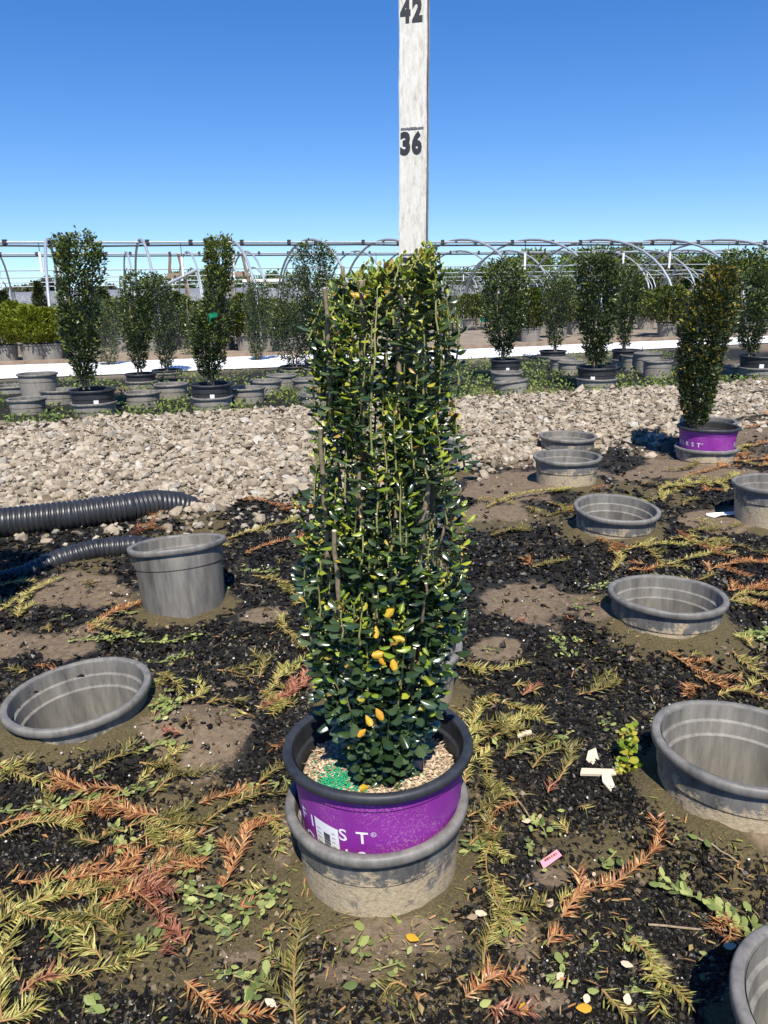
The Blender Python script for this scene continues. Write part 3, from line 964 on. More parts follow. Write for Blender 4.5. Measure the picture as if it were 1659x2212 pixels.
# potting surface
def soil_disc(e, Rr, z, bump_h, material, n=36, rings=12):
    a = np.linspace(0, 2 * math.pi, n, endpoint=False)
    r = np.linspace(0.001, Rr, rings)
    X = r[:, None] * np.cos(a)
    Y = r[:, None] * np.sin(a)
    Z = z + bump_h * (fbm(X + 5, Y + 5, 0.05, 8, 3) - 0.5) + bump_h * 0.8 * (1 - (r[:, None] / Rr) ** 2)
    return mesh('soil', [(np.stack([X, Y, Z], -1).reshape(-1, 3), grid_faces(rings, n, True), 0)], [material], True, e)
SOIL_Z = PH - 0.050
so = soil_disc(pot, 0.1165, SOIL_Z, 0.014, M['mulch'])
def soil_top(X, Y):
    r = np.hypot(X, Y)
    return SOIL_Z + 0.014 * (fbm(X + 5, Y + 5, 0.05, 8, 3) - 0.5) + 0.0112 * (1 - (r / 0.1165) ** 2)
n = 5200
a, r = rng.random(n) * 6.283, 0.1125 * np.sqrt(rng.random(n))
X, Y = r * np.cos(a), r * np.sin(a)
p_ = np.stack([X, Y, soil_top(X, Y) + 0.001 + 0.003 * rng.random(n)], -1)
aa = rng.random(n) * 6.283
al = np.stack([np.cos(aa), np.sin(aa), rng.normal(0, 0.3, n)], -1)
V, F, F2 = needle_parts(p_, al, rand_unit(n) * 0.6 + np.array([0, 0, 1]), rng.uniform(0.004, 0.012, n), 0, 3.4)
ch = mesh('wood_shavings', [(V, F, 0), (V, F2, 0)], [M['chip']], parent=so)
ch['kind'] = 'stuff'
n = 900
ax = np.concatenate([rng.normal(-0.068, 0.014, 650), rng.uniform(-0.12, 0.12, 60), rng.normal(-0.045, 0.010, 190)])
ay = np.concatenate([rng.normal(-0.045, 0.020, 650), rng.uniform(-0.12, 0.12, 60), rng.normal(-0.085, 0.012, 190)])
k = np.hypot(ax, ay) < 0.111
ax, ay = ax[k], ay[k]
p_ = np.stack([ax, ay, soil_top(ax, ay) + 0.003 + 0.003 * rng.random(len(ax))], -1)
V, F, _ = scatter((ICO_V, ICO_F), p_, rand_unit(len(ax)), rand_unit(len(ax)), rng.uniform(0.0014, 0.0021, len(ax)))
pr = mesh('fertiliser_prills', [(V, F, 0)], [M['prill']], True, so)
pr['kind'] = 'stuff'
pr['label'] = 'small heap of green fertiliser prills on the wood shavings'

# ------------------------------------------------------------------ the measuring stake
STK_Y = 1.068
c30 = P(893.5, 551, STK_Y)
c36 = P(894.5, 275, STK_Y + 0.012)
axis = norm(c36 - c30)
base = c30 - axis * 0.80
stk = empty('measuring_stake', base)
lean = Vector(axis.tolist()).to_track_quat('Z', 'Y')
stk.rotation_mode = 'QUATERNION'
# face the camera, turned so that a little of the right side shows
q0 = Matrix.Rotation(R_(10), 3, 'Z')
zc = Vector(axis.tolist())
xc = Vector((1, 0.0, 0))
xc = (xc - xc.dot(zc) * zc).normalized()
xc = Matrix.Rotation(R_(-13), 3, zc) @ xc
yc = zc.cross(xc)
stk.rotation_quaternion = Matrix((xc, yc, zc)).transposed().to_quaternion()
HW, HT, HL = 0.0178, 0.0095, 1.32
nv = 90
zs = np.linspace(0, HL, nv)
wob = 0.0009 * (vnoise(zs, zs * 0, 0.05, 3) - 0.5)
V, F = [], []
prof = [(-HW, -HT), (HW, -HT), (HW, HT), (-HW, HT)]
VV = np.array([[(px + wob[i], py, zs[i]) for px, py in prof] for i in range(nv)]).reshape(-1, 3)
FF = grid_faces(nv, 4, True)
mi = np.tile([1, 1, 1, 1], nv - 1)
top = np.array([[(nv - 1) * 4 + k for k in (0, 1, 2, 3)]])
bot = np.array([[3, 2, 1, 0]])
mesh('board', [(VV, FF, mi), (VV, top, 1), (VV, bot, 1)], [M['board_white'], M['board_edge']], parent=stk)
# paint layer on the front, ragged at both edges so the bare wood shows
lo = -HW + 0.0006 + 0.0016 * np.clip(fbm(zs * 1.0, zs * 0 + 3, 0.06, 5, 4) - 0.35, 0, 1) * 1.5
hi = HW - 0.0004 - 0.0042 * np.clip(fbm(zs * 1.0, zs * 0 + 9, 0.14, 15, 4) - 0.25, 0, 1)
PV = np.concatenate([np.stack([lo, np.full(nv, -HT - 0.0009), zs], -1), np.stack([hi, np.full(nv, -HT - 0.0009), zs], -1)])
PF = np.stack([np.arange(nv - 1), np.arange(nv, 2 * nv - 1), np.arange(nv + 1, 2 * nv), np.arange(1, nv)], -1)
mesh('painted_face', [(PV, PF, 0)], [M['board_white']], parent=stk)
sv = np.array([[(HW + 0.0006, yy, z) for yy in (-HT + 0.0002, -HT * 0.1)] for z in zs]).reshape(-1, 3)
sv[1::2, 1] += 0.003 * (fbm(zs, zs * 0 + 4, 0.2, 44, 3) - 0.5)
mesh('bare_wood_edge', [(sv, grid_faces(nv, 2), 0)], [M['board_side']], parent=stk)
yf = -HT - 0.0016
def stake_digits(body, inch):
    z0 = 0.80 + (inch - 30) * 0.0254
    for ch, xo in zip(body, (-0.0088, 0.0062)):
        V, T = glyph(ch, 0.055)
        hh = 0.0280 / (V[:, 1].max() - V[:, 1].min())
        ww = 0.0132 / (V[:, 0].max() - V[:, 0].min())
        Q = np.stack([V[:, 0] * ww + xo - 0.0006, np.full(len(V), yf), (V[:, 1] - V[:, 1].min()) * hh + z0 - 0.0315], -1)
        mesh('digit', [(Q, T, 0)], [M['black_print']], parent=stk)
    xs_ = np.linspace(-0.0152, 0.0142, 24)
    up_ = z0 + 0.0008 + rng.normal(0, 0.00025, 24)
    dn_ = z0 - 0.0016 + rng.normal(0, 0.00025, 24)
    Q = np.concatenate([np.stack([xs_, np.full(24, yf), dn_], -1), np.stack([xs_, np.full(24, yf), up_], -1)])
    mesh('mark_line', [(Q, grid_faces(2, 24), 0)], [M['worn_print']], parent=stk)
for body, inch in (('42', 42), ('36', 36), ('30', 30), ('24', 24)):
    stake_digits(body, inch)
tag(stk, 'white painted wooden measuring stake numbered 36 and 42 rising behind the shrub', 'stake')

# ------------------------------------------------------------------ the measured shrub
BUSH = np.array([  # v, u0, u1 of the outline
    (540, 850, 957), (556, 836, 958), (562, 740, 958), (600, 700, 962), (640, 688, 972), (680, 668, 990), (720, 666, 990), (800, 668, 988), (900, 668, 985), (1000, 658, 1006), (1100, 652, 1018),
    (1200, 650, 1014), (1300, 648, 1006), (1400, 672, 976), (1500, 704, 938), (1600, 750, 906), (1680, 782, 876), (1716, 808, 856)], float)
BY = MAIN[1] + 0.0
lev = []
for v, u0, u1 in BUSH:
    v, u0, u1 = v + 8, u0 + 8, u1 - 8
    a, b_ = P(u0, v, BY), P(u1, v, BY)
    lev.append(((a[2] + b_[2]) / 2, (a[0] + b_[0]) / 2, abs(b_[0] - a[0]) / 2))
lev = np.array(lev)[::-1]
zlo, zhi = lev[0, 0], lev[-1, 0]
def bush_c(z):
    return np.interp(z, lev[:, 0], lev[:, 1])
def bush_w(z):
    return np.interp(z, lev[:, 0], lev[:, 2])

shrub = empty('shrub', (MAIN[0], MAIN[1], 0.19))
tag(shrub, 'upright dark green holly shrub with bare cut stems, measured by the stake', 'shrub')
SO = np.array([MAIN[0], MAIN[1], 0.19])
leafpos, leafal, leafnr, leafsz, leafmt = [], [], [], [], []
budpos = []
def stem_path(p0, p1, n=9, wig=0.004):
    t = np.linspace(0, 1, n)[:, None]
    p = p0 * (1 - t) + p1 * t
    p[1:-1] += rng.normal(0, wig, (n - 2, 3)) * np.array([1, 1, 0.2])
    return p
def add_leaves(path, r_len, young, spacing, dens=1.0, upright=0.75):
    L = np.linalg.norm(np.diff(path, axis=0), axis=1).sum()
    k = max(3, int(L / spacing * dens))
    ts = np.linspace(0.03, 1, k)
    seg = np.linspace(0, 1, len(path))
    pp = np.stack([np.interp(ts, seg, path[:, i]) for i in range(3)], -1)
    ax_ = norm(path[-1] - path[0])
    ph = rng.random() * 6.28
    for i, (t, p) in enumerate(zip(ts, pp)):
        a = ph + i * 2.4 + rng.normal(0, 0.3)
        out = np.array([math.cos(a), math.sin(a), 0])
        tipf = t ** 2
        d = out * (1.0 - 0.45 * tipf) + ax_ * (upright * (0.55 + 0.9 * tipf)) + rng.normal(0, 0.18, 3)
        nr_ = ax_ * 1.0 - out * 0.55 + rng.normal(0, 0.25, 3)
        isy = rng.random() < young * (0.18 + 0.95 * tipf)
        sz = r_len * rng.uniform(0.72, 1.18) * (1 - 0.42 * tipf) * (0.8 if isy else 1)
        leafpos.append(p)
        leafal.append(d)
        leafnr.append(nr_)
        leafsz.append(sz)
        leafmt.append(1 if isy else 0)
        if rng.random() < 0.30:
            budpos.append(p + rng.normal(0, 0.003, 3))

# main stems with pale cut ends (pixels read off the photograph, on the near face of the shrub)
STEMS = [(780, 606, 786, 1180, 0.0052, -0.060), (866, 634, 850, 1120, 0.0046, -0.055), (701, 622, 716, 900, 0.0036, -0.05), (692, 925, 712, 1250, 0.0038, -0.085),
         (722, 1146, 748, 1500, 0.0046, -0.090), (925, 1040, 884, 1400, 0.0044, -0.080), (813, 1290, 822, 1640, 0.0058, -0.085), (812, 1540, 806, 1650, 0.0045, -0.075),
         (775, 1010, 790, 1560, 0.0036, -0.07), (858, 1060, 830, 1500, 0.0032, -0.08), (968, 1080, 930, 1450, 0.0030, -0.05), (920, 1260, 905, 1420, 0.0026, -0.085),
         (945, 640, 930, 1250, 0.0036, -0.02), (740, 575, 760, 1300, 0.0034, -0.01), (896, 1400, 872, 1560, 0.0034, -0.07)]
stem_list = []
for u0, v0, u1, v1, r0, dy in STEMS:
    top_, bot_ = P(u0, v0, BY + dy * 1.0), P(u1, v1, BY + dy * 0.5)
    r0 *= 0.82
    root = np.array([MAIN[0] + (bot_[0] - MAIN[0]) * 0.35, BY + dy * 0.35, 0.185])
    p = np.concatenate([stem_path(root, bot_, 5, 0.002)[:-1], stem_path(bot_, top_, 10, 0.0014)])
    stem_list.append(p)
    rr = np.linspace(r0 * 1.25, r0 * 0.86, len(p)) * rng.uniform(0.9, 1.12, len(p))
    parts = tube_parts(p - SO, rr, 0, 8)
    parts[1] = (parts[1][0], parts[1][1], 1)
    mesh('stem', parts, [M['stem'], M['cut_wood']], True, shrub)
# fine upright shoots filling the column
tw = []
def shoot(z0, ang, rad_f, length, young):
    c, wv = bush_c(z0), bush_w(z0)
    p0 = np.array([c + math.cos(ang) * rad_f * wv, BY + math.sin(ang) * rad_f * min(wv, 0.105), z0])
    xr = math.cos(ang) * rad_f
    top_lim = zhi - (0.016 if xr < 0.1 else 0) - (0.022 if abs(xr - 0.06) < 0.1 else 0) - (0.02 if xr < -0.72 else 0) + rng.normal(0.0, 0.007)
    zt = max(z0 + 0.02, min(z0 + length, top_lim))
    c2, w2 = bush_c(zt), bush_w(zt)
    f2 = min(rad_f * rng.uniform(0.92, 1.06), max(1.0, rad_f))
    p1 = np.array([c2 + math.cos(ang) * f2 * w2, BY + math.sin(ang) * f2 * min(w2, 0.105), zt])
    return stem_path(p0, p1, 6, 0.0012)
H_ = zhi - zlo
for i in range(1010):
    f = rng.random()
    z0 = zlo + 0.02 + f * (H_ - 0.05)
    ang = rng.random() * 6.283
    if rng.random() < 0.45:
        ang = -abs(ang % 3.1416)                     # the sunny near side carries more shoots
    rf = rng.uniform(1.0, 1.13) if rng.random() < 0.08 else rng.uniform(0.6, 1.0) if rng.random() < 0.72 else rng.uniform(0.1, 0.6)
    hgt = (z0 - zlo) / H_
    ln = rng.uniform(0.05, 0.13) * (0.8 if hgt < 0.25 else 1)
    path = shoot(z0, ang, rf, ln, 0)
    young = 0.08 if hgt < 0.22 else (0.55 + 0.50 * hgt) * (1.25 if math.cos(ang) < -0.3 else 0.9)
    size = 0.0295 - 0.0115 * min(1, hgt * 1.3)
    add_leaves(path, size, young, 0.0075, 1.0, 0.55 if hgt < 0.2 else 0.8)
    if rng.random() < 0.4:
        tw.append(path)
# skirt of big leaves at the foot
for i in range(110):
    ang = rng.uniform(-math.pi, 0.2)
    z0 = zlo + rng.uniform(-0.004, 0.20)
    path = shoot(z0, ang, rng.uniform(0.5, 0.9), 0.05, 0)
    k0 = len(leafnr)
    add_leaves(path, 0.031, 0.03, 0.0125, 1.0, 0.25)
    for k_ in range(k0, len(leafnr)):
        leafnr[k_] = leafnr[k_] + np.array([0, -0.7, 0.35])
parts = []
for p in tw:
    V, F, T = tube(p - SO, np.linspace(0.0016, 0.0009, len(p)), 4)
    parts.append((V, F, 0))
tp = mesh('shoots', parts, [M['stem_green']], True, shrub)
tp.name = 'twig_growth'
tp['kind'] = 'stuff'
for u, v in ((812, 1352), (848, 1376), (835, 1412), (818, 1418), (790, 1545), (812, 1530), (790, 1575), (798, 1700), (757, 634), (852, 1310), (846, 1420)):
    p = P(u, v, BY - 0.108 + (0.05 if v < 700 else 0))
    leafpos.append(p); leafal.append(np.array([rng.normal(0, 0.7), -0.3, rng.normal(0, 0.5)])); leafnr.append(np.array([0.1, -1, 0.5]))
    leafsz.append(rng.uniform(0.014, 0.020)); leafmt.append(2)
leafpos, leafal, leafnr, leafsz, leafmt = map(np.array, (leafpos, leafal, leafnr, leafsz, leafmt))
lowf = np.clip(1 - (leafpos[:, 2] - zlo) / (0.55 * H_), 0, 1)[:, None] * (leafpos[:, 1] < BY + 0.02)[:, None]
leafnr = leafnr + lowf * np.array([0, -0.75, 0.35])
leafal = leafal - lowf * np.array([0, 0, 0.35])
# an open gap low on the right and thin places here and there
gq = leafpos - CAMPOS
gu = CX + FPX * (gq @ _right) / (gq @ _fwd)
gv = CY - FPX * (gq @ _up) / (gq @ _fwd)
gap = (np.abs(gu - 936) < 24) & (np.abs(gv - 1150) < 80)
thin = vnoise(gu, gv, 34, 401) < 0.23
gd = gq @ _fwd
front_of = np.zeros(len(gu), bool)
for (u0, v0, u1, v1, r0, dy), fr in zip(STEMS, (0.5, 0.5, 0.35, 0.2, 0.3, 0.55, 0.4, 1.0, 0.0, 0.25, 0.0, 0.8, 0.0, 0.0, 0.8)):
    a_, b_ = np.array([u0, v0]), np.array([u0 + (u1 - u0) * fr, v0 + (v1 - v0) * fr])
    dd_ = b_ - a_
    t_ = np.clip(((gu - a_[0]) * dd_[0] + (gv - a_[1]) * dd_[1]) / max(dd_ @ dd_, 1e-6), 0, 1)
    front_of |= (fr > 0) & (np.hypot(gu - a_[0] - t_ * dd_[0], gv - a_[1] - t_ * dd_[1]) < 15) & (leafpos[:, 1] < BY + dy + 0.012)
keepl = ~((front_of & (rng.random(len(gu)) < 0.8) & (leafmt < 2)) | (gap & (rng.random(len(gu)) < 0.9)) | (thin & (rng.random(len(gu)) < 0.75) & (leafmt < 2)))
leafpos, leafal, leafnr, leafsz, leafmt = (q_[keepl] for q_ in (leafpos, leafal, leafnr, leafsz, leafmt))
# nothing grows straight through the face of the stake above the crown
nl = len(leafpos)
# the leaves that show largest become parts of their own
q = leafpos - CAMPOS
dz = q @ _fwd
uu = CX + FPX * (q @ _right) / dz
vv = CY - FPX * (q @ _up) / dz
cell = (np.floor(uu / 13).astype(int) * 1000 + np.floor(vv / 13).astype(int))
order = np.argsort(dz)
front = np.zeros(nl, bool)
_, first = np.unique(cell[order], return_index=True)
front[order[first]] = True
xf, yf_, zf = frames(leafal, leafnr)
area = leafsz ** 2 * np.abs((zf * norm(q)).sum(-1)) / dz ** 2
score = np.where(front, area, 0)
pick = np.argsort(-score)[:300]
isp = np.zeros(nl, bool)
isp[pick] = True
leafmats = [M['leaf_dark'], M['leaf_young'], M['leaf_yellow']]
rest = ~isp
V, F, per = scatter(LEAF_HI, leafpos[rest] - SO, leafal[rest], leafnr[rest], leafsz[rest])
fo = mesh('foliage', [(V, F, np.repeat(leafmt[rest], per))], leafmats, True, shrub)
fo['kind'] = 'stuff'
one = {k: mesh('leaf', [(LEAF_HI[0], LEAF_HI[1], 0)], [leafmats[k]], True, link=False) for k in (0, 1, 2)}
for i in pick:
    o = obj('leaf', one[int(leafmt[i])], shrub)
    xa, ya, za = xf[i] * leafsz[i], yf_[i] * leafsz[i], zf[i] * leafsz[i]
    lp = leafpos[i] - SO
    o.matrix_local = Matrix([[xa[0], ya[0], za[0], lp[0]], [xa[1], ya[1], za[1], lp[1]], [xa[2], ya[2], za[2], lp[2]], [0, 0, 0, 1]])
bp = np.repeat(np.array(budpos), 2, 0) + rng.normal(0, 0.0022, (len(budpos) * 2, 3))
V, F, _ = scatter(OCT, bp - SO, rand_unit(len(bp)), rand_unit(len(bp)), rng.uniform(0.0008, 0.0015, len(bp)))
bd = mesh('flower_buds', [(V, F, 0)], [M['bud']], False, shrub)
bd['kind'] = 'stuff'

# ------------------------------------------------------------------ potted shrubs behind
def leaf_column(root, rows, y0, nleaf, size, mats, tipfrac, thick=0.9, stems=6, stem_r=0.004, bare=0.0, gapn=0.0):
    """rows: (v, u0, u1) outline in the picture at depth y0; built as a volume of real leaves"""
    nleaf = int(nleaf * 2.1)
    gapn *= 1.15
    L = []
    for v, u0, u1 in rows:
        a, b_ = P(u0, v, y0), P(u1, v, y0)
        L.append(((a[2] + b_[2]) / 2, (a[0] + b_[0]) / 2, abs(b_[0] - a[0]) / 2))
    L = np.array(sorted(L))
    z0, z1_ = L[0, 0], L[-1, 0]
    zz = np.linspace(z0, z1_, 200)
    wts = np.interp(zz, L[:, 0], L[:, 2])
    z = rng.choice(zz, nleaf, p=wts / wts.sum()) + rng.normal(0, 0.01, nleaf)
    a = rng.random(nleaf) * 6.283
    a = np.where(rng.random(nleaf) < 0.35, -np.abs(a % 3.1416), a)
    wv = np.interp(z, L[:, 0], L[:, 2])
    # lumps along the outline
    lump = 1 + 0.42 * (vnoise(a * 1.3 + 7 * y0, z * 7, 1, 71) - 0.5) + 0.34 * (vnoise(a * 3 + 3 * y0, z * 20, 1, 72) - 0.5)
    z = z + np.where(z > z1_ - 0.12, 0.07 * (vnoise(a * 2.5, wv * 0 + y0 * 9, 1, 78) - 0.75), 0)
    rf = np.sqrt(rng.uniform(0.12, 1.0, nleaf)) * lump
    if gapn > 0:
        keep = vnoise(a * 2.2 + y0 * 3, z * 14, 1, 75) > gapn
    else:
        keep = np.ones(nleaf, bool)
    c = np.interp(z, L[:, 0], L[:, 1])
    pos = np.stack([c + np.cos(a) * rf * wv, y0 + np.sin(a) * rf * np.minimum(wv * thick, 0.22), z], -1)[keep]
    a, z, rf = a[keep], z[keep], rf[keep]
    n = len(pos)
    out = np.stack([np.cos(a), np.sin(a), np.zeros(n)], -1)
    al = out * 0.8 + np.array([0, 0, 0.7]) + rng.normal(0, 0.45, (n, 3))
    nr = np.array([0, 0, 0.8]) - out * 0.2 + rng.normal(0, 0.5, (n, 3))
    hf = (z - z0) / (z1_ - z0)
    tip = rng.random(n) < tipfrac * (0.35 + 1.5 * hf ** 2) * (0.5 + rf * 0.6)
    base_ = np.array(root.location)
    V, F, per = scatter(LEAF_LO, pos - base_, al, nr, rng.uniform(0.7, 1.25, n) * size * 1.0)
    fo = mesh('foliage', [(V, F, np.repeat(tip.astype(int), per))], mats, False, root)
    fo['kind'] = 'stuff'
    for k in range(stems if stems < 6 else 4):
        aa = k * 6.283 / stems + rng.random()
        ff = 0.55
        zt = z0 + (z1_ - z0) * rng.uniform(0.72, 0.97)
        hh = np.linspace(z0 - 0.05, zt, 8)
        cw, cc = np.interp(hh, L[:, 0], L[:, 2]), np.interp(hh, L[:, 0], L[:, 1])
        grow = np.clip((hh - z0) / 0.25, 0.15, 1)
        p = np.stack([cc + math.cos(aa) * ff * cw * grow, y0 + math.sin(aa) * ff * cw * grow * thick, hh], -1)
        p[0, :2] = (cc[0] + math.cos(aa) * 0.02, y0 + math.sin(aa) * 0.02)
        V, F, T = tube(p - base_, np.linspace(stem_r * 1.3, stem_r * 0.6, 8), 5)
        mesh('stem', [(V, F, 0), (V, T, 0)], [M['stem']], True, root)
    return z0

BGW = (M['socket_bg'], M['socket_in'], M['socket_rim'])
BGI = (M['pot_new'], M['pot_new'], M['pot_rim_new'])
def bg_place(u0, u1, vr, vg=None, dia=None):
    """position from the ground contact where it shows, else from the usual rim width"""
    um = (u0 + u1) / 2
    if vg is not None:
        g_ = G(um, vg)
        d = ray(um, vr)
        yc = g_[1] + 0.12
        c = P(um, vr, yc)
        dia = (u1 - u0) * depth(c) / FPX
        dia = min(max(dia, 0.26), 0.34)
    else:
        dia = dia or 0.295
        c = CAMPOS + ray(um, vr) * (dia * FPX / (u1 - u0))
    return c, dia

def bg_socket(u0, u1, vr, vg=None, tx=0, ty=0, label=None, group='empty socket pots in the back bed'):
    c, dia = bg_place(u0, u1, vr, vg)
    gzv = float(gz(c[0], c[1]))
    h = max(0.16, c[2] - gzv + 0.06)
    e = make_pot('socket_pot', c, dia / 2, h, tx, ty, random.random() * 6, BGW, dia / 2 * 0.84, 32)
    if label is None:
        ds = sorted(((c[0] - a) ** 2 + (c[1] - b) ** 2, ph) for a, b, ph in BGL)
        a, b = ds[0][1], ds[1][1]
        where = 'beside ' + a if ds[0][0] < 0.36 ** 2 or len((a + b).split()) > 9 else 'between ' + a + ' and ' + b
        label = ' '.join(('empty grey socket pot ' + where).split()[:16])
    tag(e, label, 'pot', group)
    return c, dia

BGL = []
def bg_potted(u0, u1, vr, vg, rows, label, pot_label, nleaf=2600, size=0.026, mats=None, tip=0.3, tx=0, ty=0, lab=True, thick=0.9, stems=6, gapn=0.25):
    c, dia = bg_place(u0, u1, vr, vg)
    gzv = float(gz(c[0], c[1]))
    Rr = dia / 2
    hr = c[2] - gzv
    pin = make_pot('nursery_pot', c, Rr, 0.24, tx, ty, random.random() * 6, BGI, Rr * 0.82, 32)
    tag(pin, pot_label, 'pot', 'black pots of the background shrubs')
    soil_disc(pin, Rr - 0.022, 0.24 - 0.035, 0.01, M['soil_dark'], 20, 6)
    sz = hr * 0.52
    sc_ = make_pot('socket_pot', (c[0], c[1], gzv + sz), Rr * 1.01, max(0.15, sz + 0.06), tx * 0.5, ty * 0.5, random.random() * 6, BGW, Rr * 0.86, 32)
    tag(sc_, 'socket pot ' + pot_label.replace('black pot', 'under the black pot'), 'pot', 'socket pots under the background shrubs')
    if lab:
        a = rng.uniform(-0.5, 0.8)
        kr = Rr * 0.82 + (Rr - 0.013 - Rr * 0.82) * (0.24 - 0.075) / 0.24 + 0.0035
        aa = np.linspace(a - 0.11, a + 0.11, 4)
        lo = np.stack([kr * np.sin(aa), -kr * np.cos(aa), np.full(4, 0.24 - 0.095)], -1)
        hi = lo + np.array([0, 0, 0.033])
        rot0 = mesh('label_tag', [(np.concatenate([lo, hi]) * np.array([1.012, 1.012, 1]), grid_faces(2, 4), 0)], [M['sticker']], parent=pin)
        pin.rotation_euler[2] = 0
    BGL.append((c[0], c[1], pot_label.replace('black pot of ', '')))
    s = empty('shrub', (c[0], c[1], c[2] - 0.05))
    tag(s, label, 'shrub', 'potted shrubs in the background')
    leaf_column(s, rows, c[1], nleaf, size, mats or [M['leaf_bg'], M['leaf_bg_tip']], tip, thick, stems, 0.005, 0, gapn)
    return c, dia, pin, s

bg_potted(150, 248, 840, 903, [(505, 128, 215), (520, 120, 220), (600, 122, 220), (680, 130, 218), (740, 138, 212), (790, 155, 205), (825, 172, 198)],
          'tall two-topped shrub beside the round bright green conifers', 'black pot of the tall two-topped shrub', 4200, 0.028, None, 0.30)
bg_potted(205, 262, 802, None, [(640, 205, 250), (700, 198, 262), (750, 205, 258), (795, 220, 250)],
          'low loose shrub half hidden by the tall two-topped shrub', 'black pot of the low loose shrub', 1500, 0.026, None, 0.15, 4, -5)
bg_potted(270, 337, 806, 842, [(588, 268, 335), (600, 262, 340), (660, 262, 338), (720, 268, 330), (770, 282, 318), (798, 292, 310)],
          'bushy shrub with a flat clipped top behind an empty socket pot', 'black pot of the flat-topped bushy shrub', 2800, 0.026, None, 0.28)
bg_potted(328, 392, 798, None, [(592, 330, 352), (640, 325, 375), (700, 330, 385), (750, 335, 382), (792, 348, 372)],
          'dark narrow shrub close against the flat-topped bushy shrub', 'black pot of the dark narrow shrub', 2200, 0.026, None, 0.10)
bg_potted(392, 440, 798, None, [(640, 388, 440), (700, 384, 470), (750, 390, 470), (790, 405, 450)],
          'thin pale-stemmed shrub behind the column-topped shrub', 'black pot of the thin pale-stemmed shrub', 1700, 0.026, None, 0.12, lab=False, gapn=0.38)
_c = bg_potted(410, 501, 828, 890, [(512, 446, 500), (540, 444, 504), (640, 442, 500), (680, 420, 502), (730, 412, 498), (780, 422, 480), (815, 440, 468)],
          'shrub with a narrow clipped column top and green tape tie', 'black pot of the column-topped shrub', 3800, 0.027, None, 0.42)
bg_potted(492, 532, 803, None, [(650, 505, 520), (700, 496, 524), (750, 498, 522), (795, 506, 516)],
          'small very dark cone-shaped shrub', 'black pot of the small dark shrub', 1300, 0.022, [M['leaf_dark'], M['leaf_bg']], 0.1, lab=False, gapn=0.0)
bg_potted(530, 586, 788, None, [(606, 535, 580), (650, 528, 586), (700, 530, 585), (750, 538, 572), (785, 548, 562)],
          'shrub with pale bare lower stems near the white tilted board', 'black pot of the pale-stemmed shrub', 2300, 0.026, None, 0.15)
bg_potted(604, 668, 790, None, [(588, 612, 660), (650, 590, 690), (720, 585, 690), (770, 600, 675), (786, 620, 655)],
          'wide open shrub with many thin shoots beside the measured shrub', 'black pot of the wide open shrub', 3000, 0.026, None, 0.16, gapn=0.32)
bg_potted(655, 722, 778, None, [(525, 638, 712), (545, 632, 720), (600, 640, 724), (680, 650, 724), (740, 662, 715), (772, 675, 700)],
          'tall spreading shrub rising just beyond the measured shrub', 'black pot of the tall spreading shrub', 3200, 0.027, None, 0.18, lab=False)
bg_potted(1058, 1126, 776, 826, [(556, 1060, 1125), (600, 1040, 1138), (660, 1035, 1140), (710, 1045, 1130), (745, 1062, 1110), (768, 1075, 1098)],
          'broad shrub with green tape on its side above a tipped socket pot', 'black pot of the broad green-taped shrub', 3600, 0.028, None, 0.28)
bg_potted(1165, 1224, 757, None, [(586, 1175, 1235), (610, 1170, 1242), (670, 1172, 1236), (720, 1182, 1218), (752, 1190, 1208)],
          'thin shrub with visible pale stems between two broader shrubs', 'black pot of the thin pale-stemmed middle shrub', 2300, 0.026, None, 0.18)
bg_potted(1246, 1334, 792, 846, [(546, 1250, 1325), (570, 1245, 1336), (640, 1246, 1335), (700, 1252, 1328), (750, 1262, 1310), (785, 1275, 1298)],
          'dense glossy shrub in its pot at the gravel edge', 'black pot of the dense glossy shrub at the gravel edge', 4200, 0.028, None, 0.16)
bg_potted(1322, 1388, 755, None, [(568, 1330, 1375), (600, 1325, 1392), (660, 1330, 1385), (710, 1332, 1368), (748, 1340, 1358)],
          'pale green shrub pressed against the dense glossy shrub', 'black pot of the pale green shrub', 2400, 0.026, None, 0.32)
bg_potted(1597, 1690, 767, 822, [(537, 1575, 1650), (560, 1560, 1665), (640, 1565, 1668), (700, 1580, 1655), (745, 1600, 1640), (762, 1612, 1630)],
          'tall light-tipped shrub beyond the purple-potted golden shrub', 'black pot of the tall light-tipped shrub', 3800, 0.028, None, 0.30)
bg_potted(955, 1000, 752, None, [(600, 960, 985), (660, 955, 992), (720, 960, 994), (748, 965, 985)],
          'slim shrub peeping out behind the measured shrub', 'black pot of the slim peeping shrub', 1200, 0.026, None, 0.15, lab=False)

for r_ in [(18, 96, 860, 898), (-10, 66, 832, None), (96, 152, 841, 876), (270, 345, 846, 882), (332, 406, 828, 864), (505, 566, 836, 874), (537, 610, 821, 853),
           (575, 641, 809, 842), (38, 122, 806, None), (118, 168, 807, None), (655, 712, 850, 884), (62, 112, 818, None), (560, 610, 803, None), (640, 690, 818, 850),
           (1190, 1242, 774, 803), (1214, 1256, 781, 812), (1348, 1394, 766, 803), (1372, 1428, 762, 806), (1398, 1444, 778, 818), (1378, 1418, 746, None),
           (1412, 1460, 745, None), (1552, 1602, 752, None), (1596, 1640, 750, None), (1148, 1176, 762, None), (1440, 1476, 770, None), (1236, 1276, 765, None), (1062, 1128, 803, 838), (1575, 1612, 790, 812)]:
    bg_socket(*r_)
bg_socket(1066, 1141, 822, 854, -4, -7, 'pale grey socket pot tipped at an angle in front of the broad green-taped shrub', None)

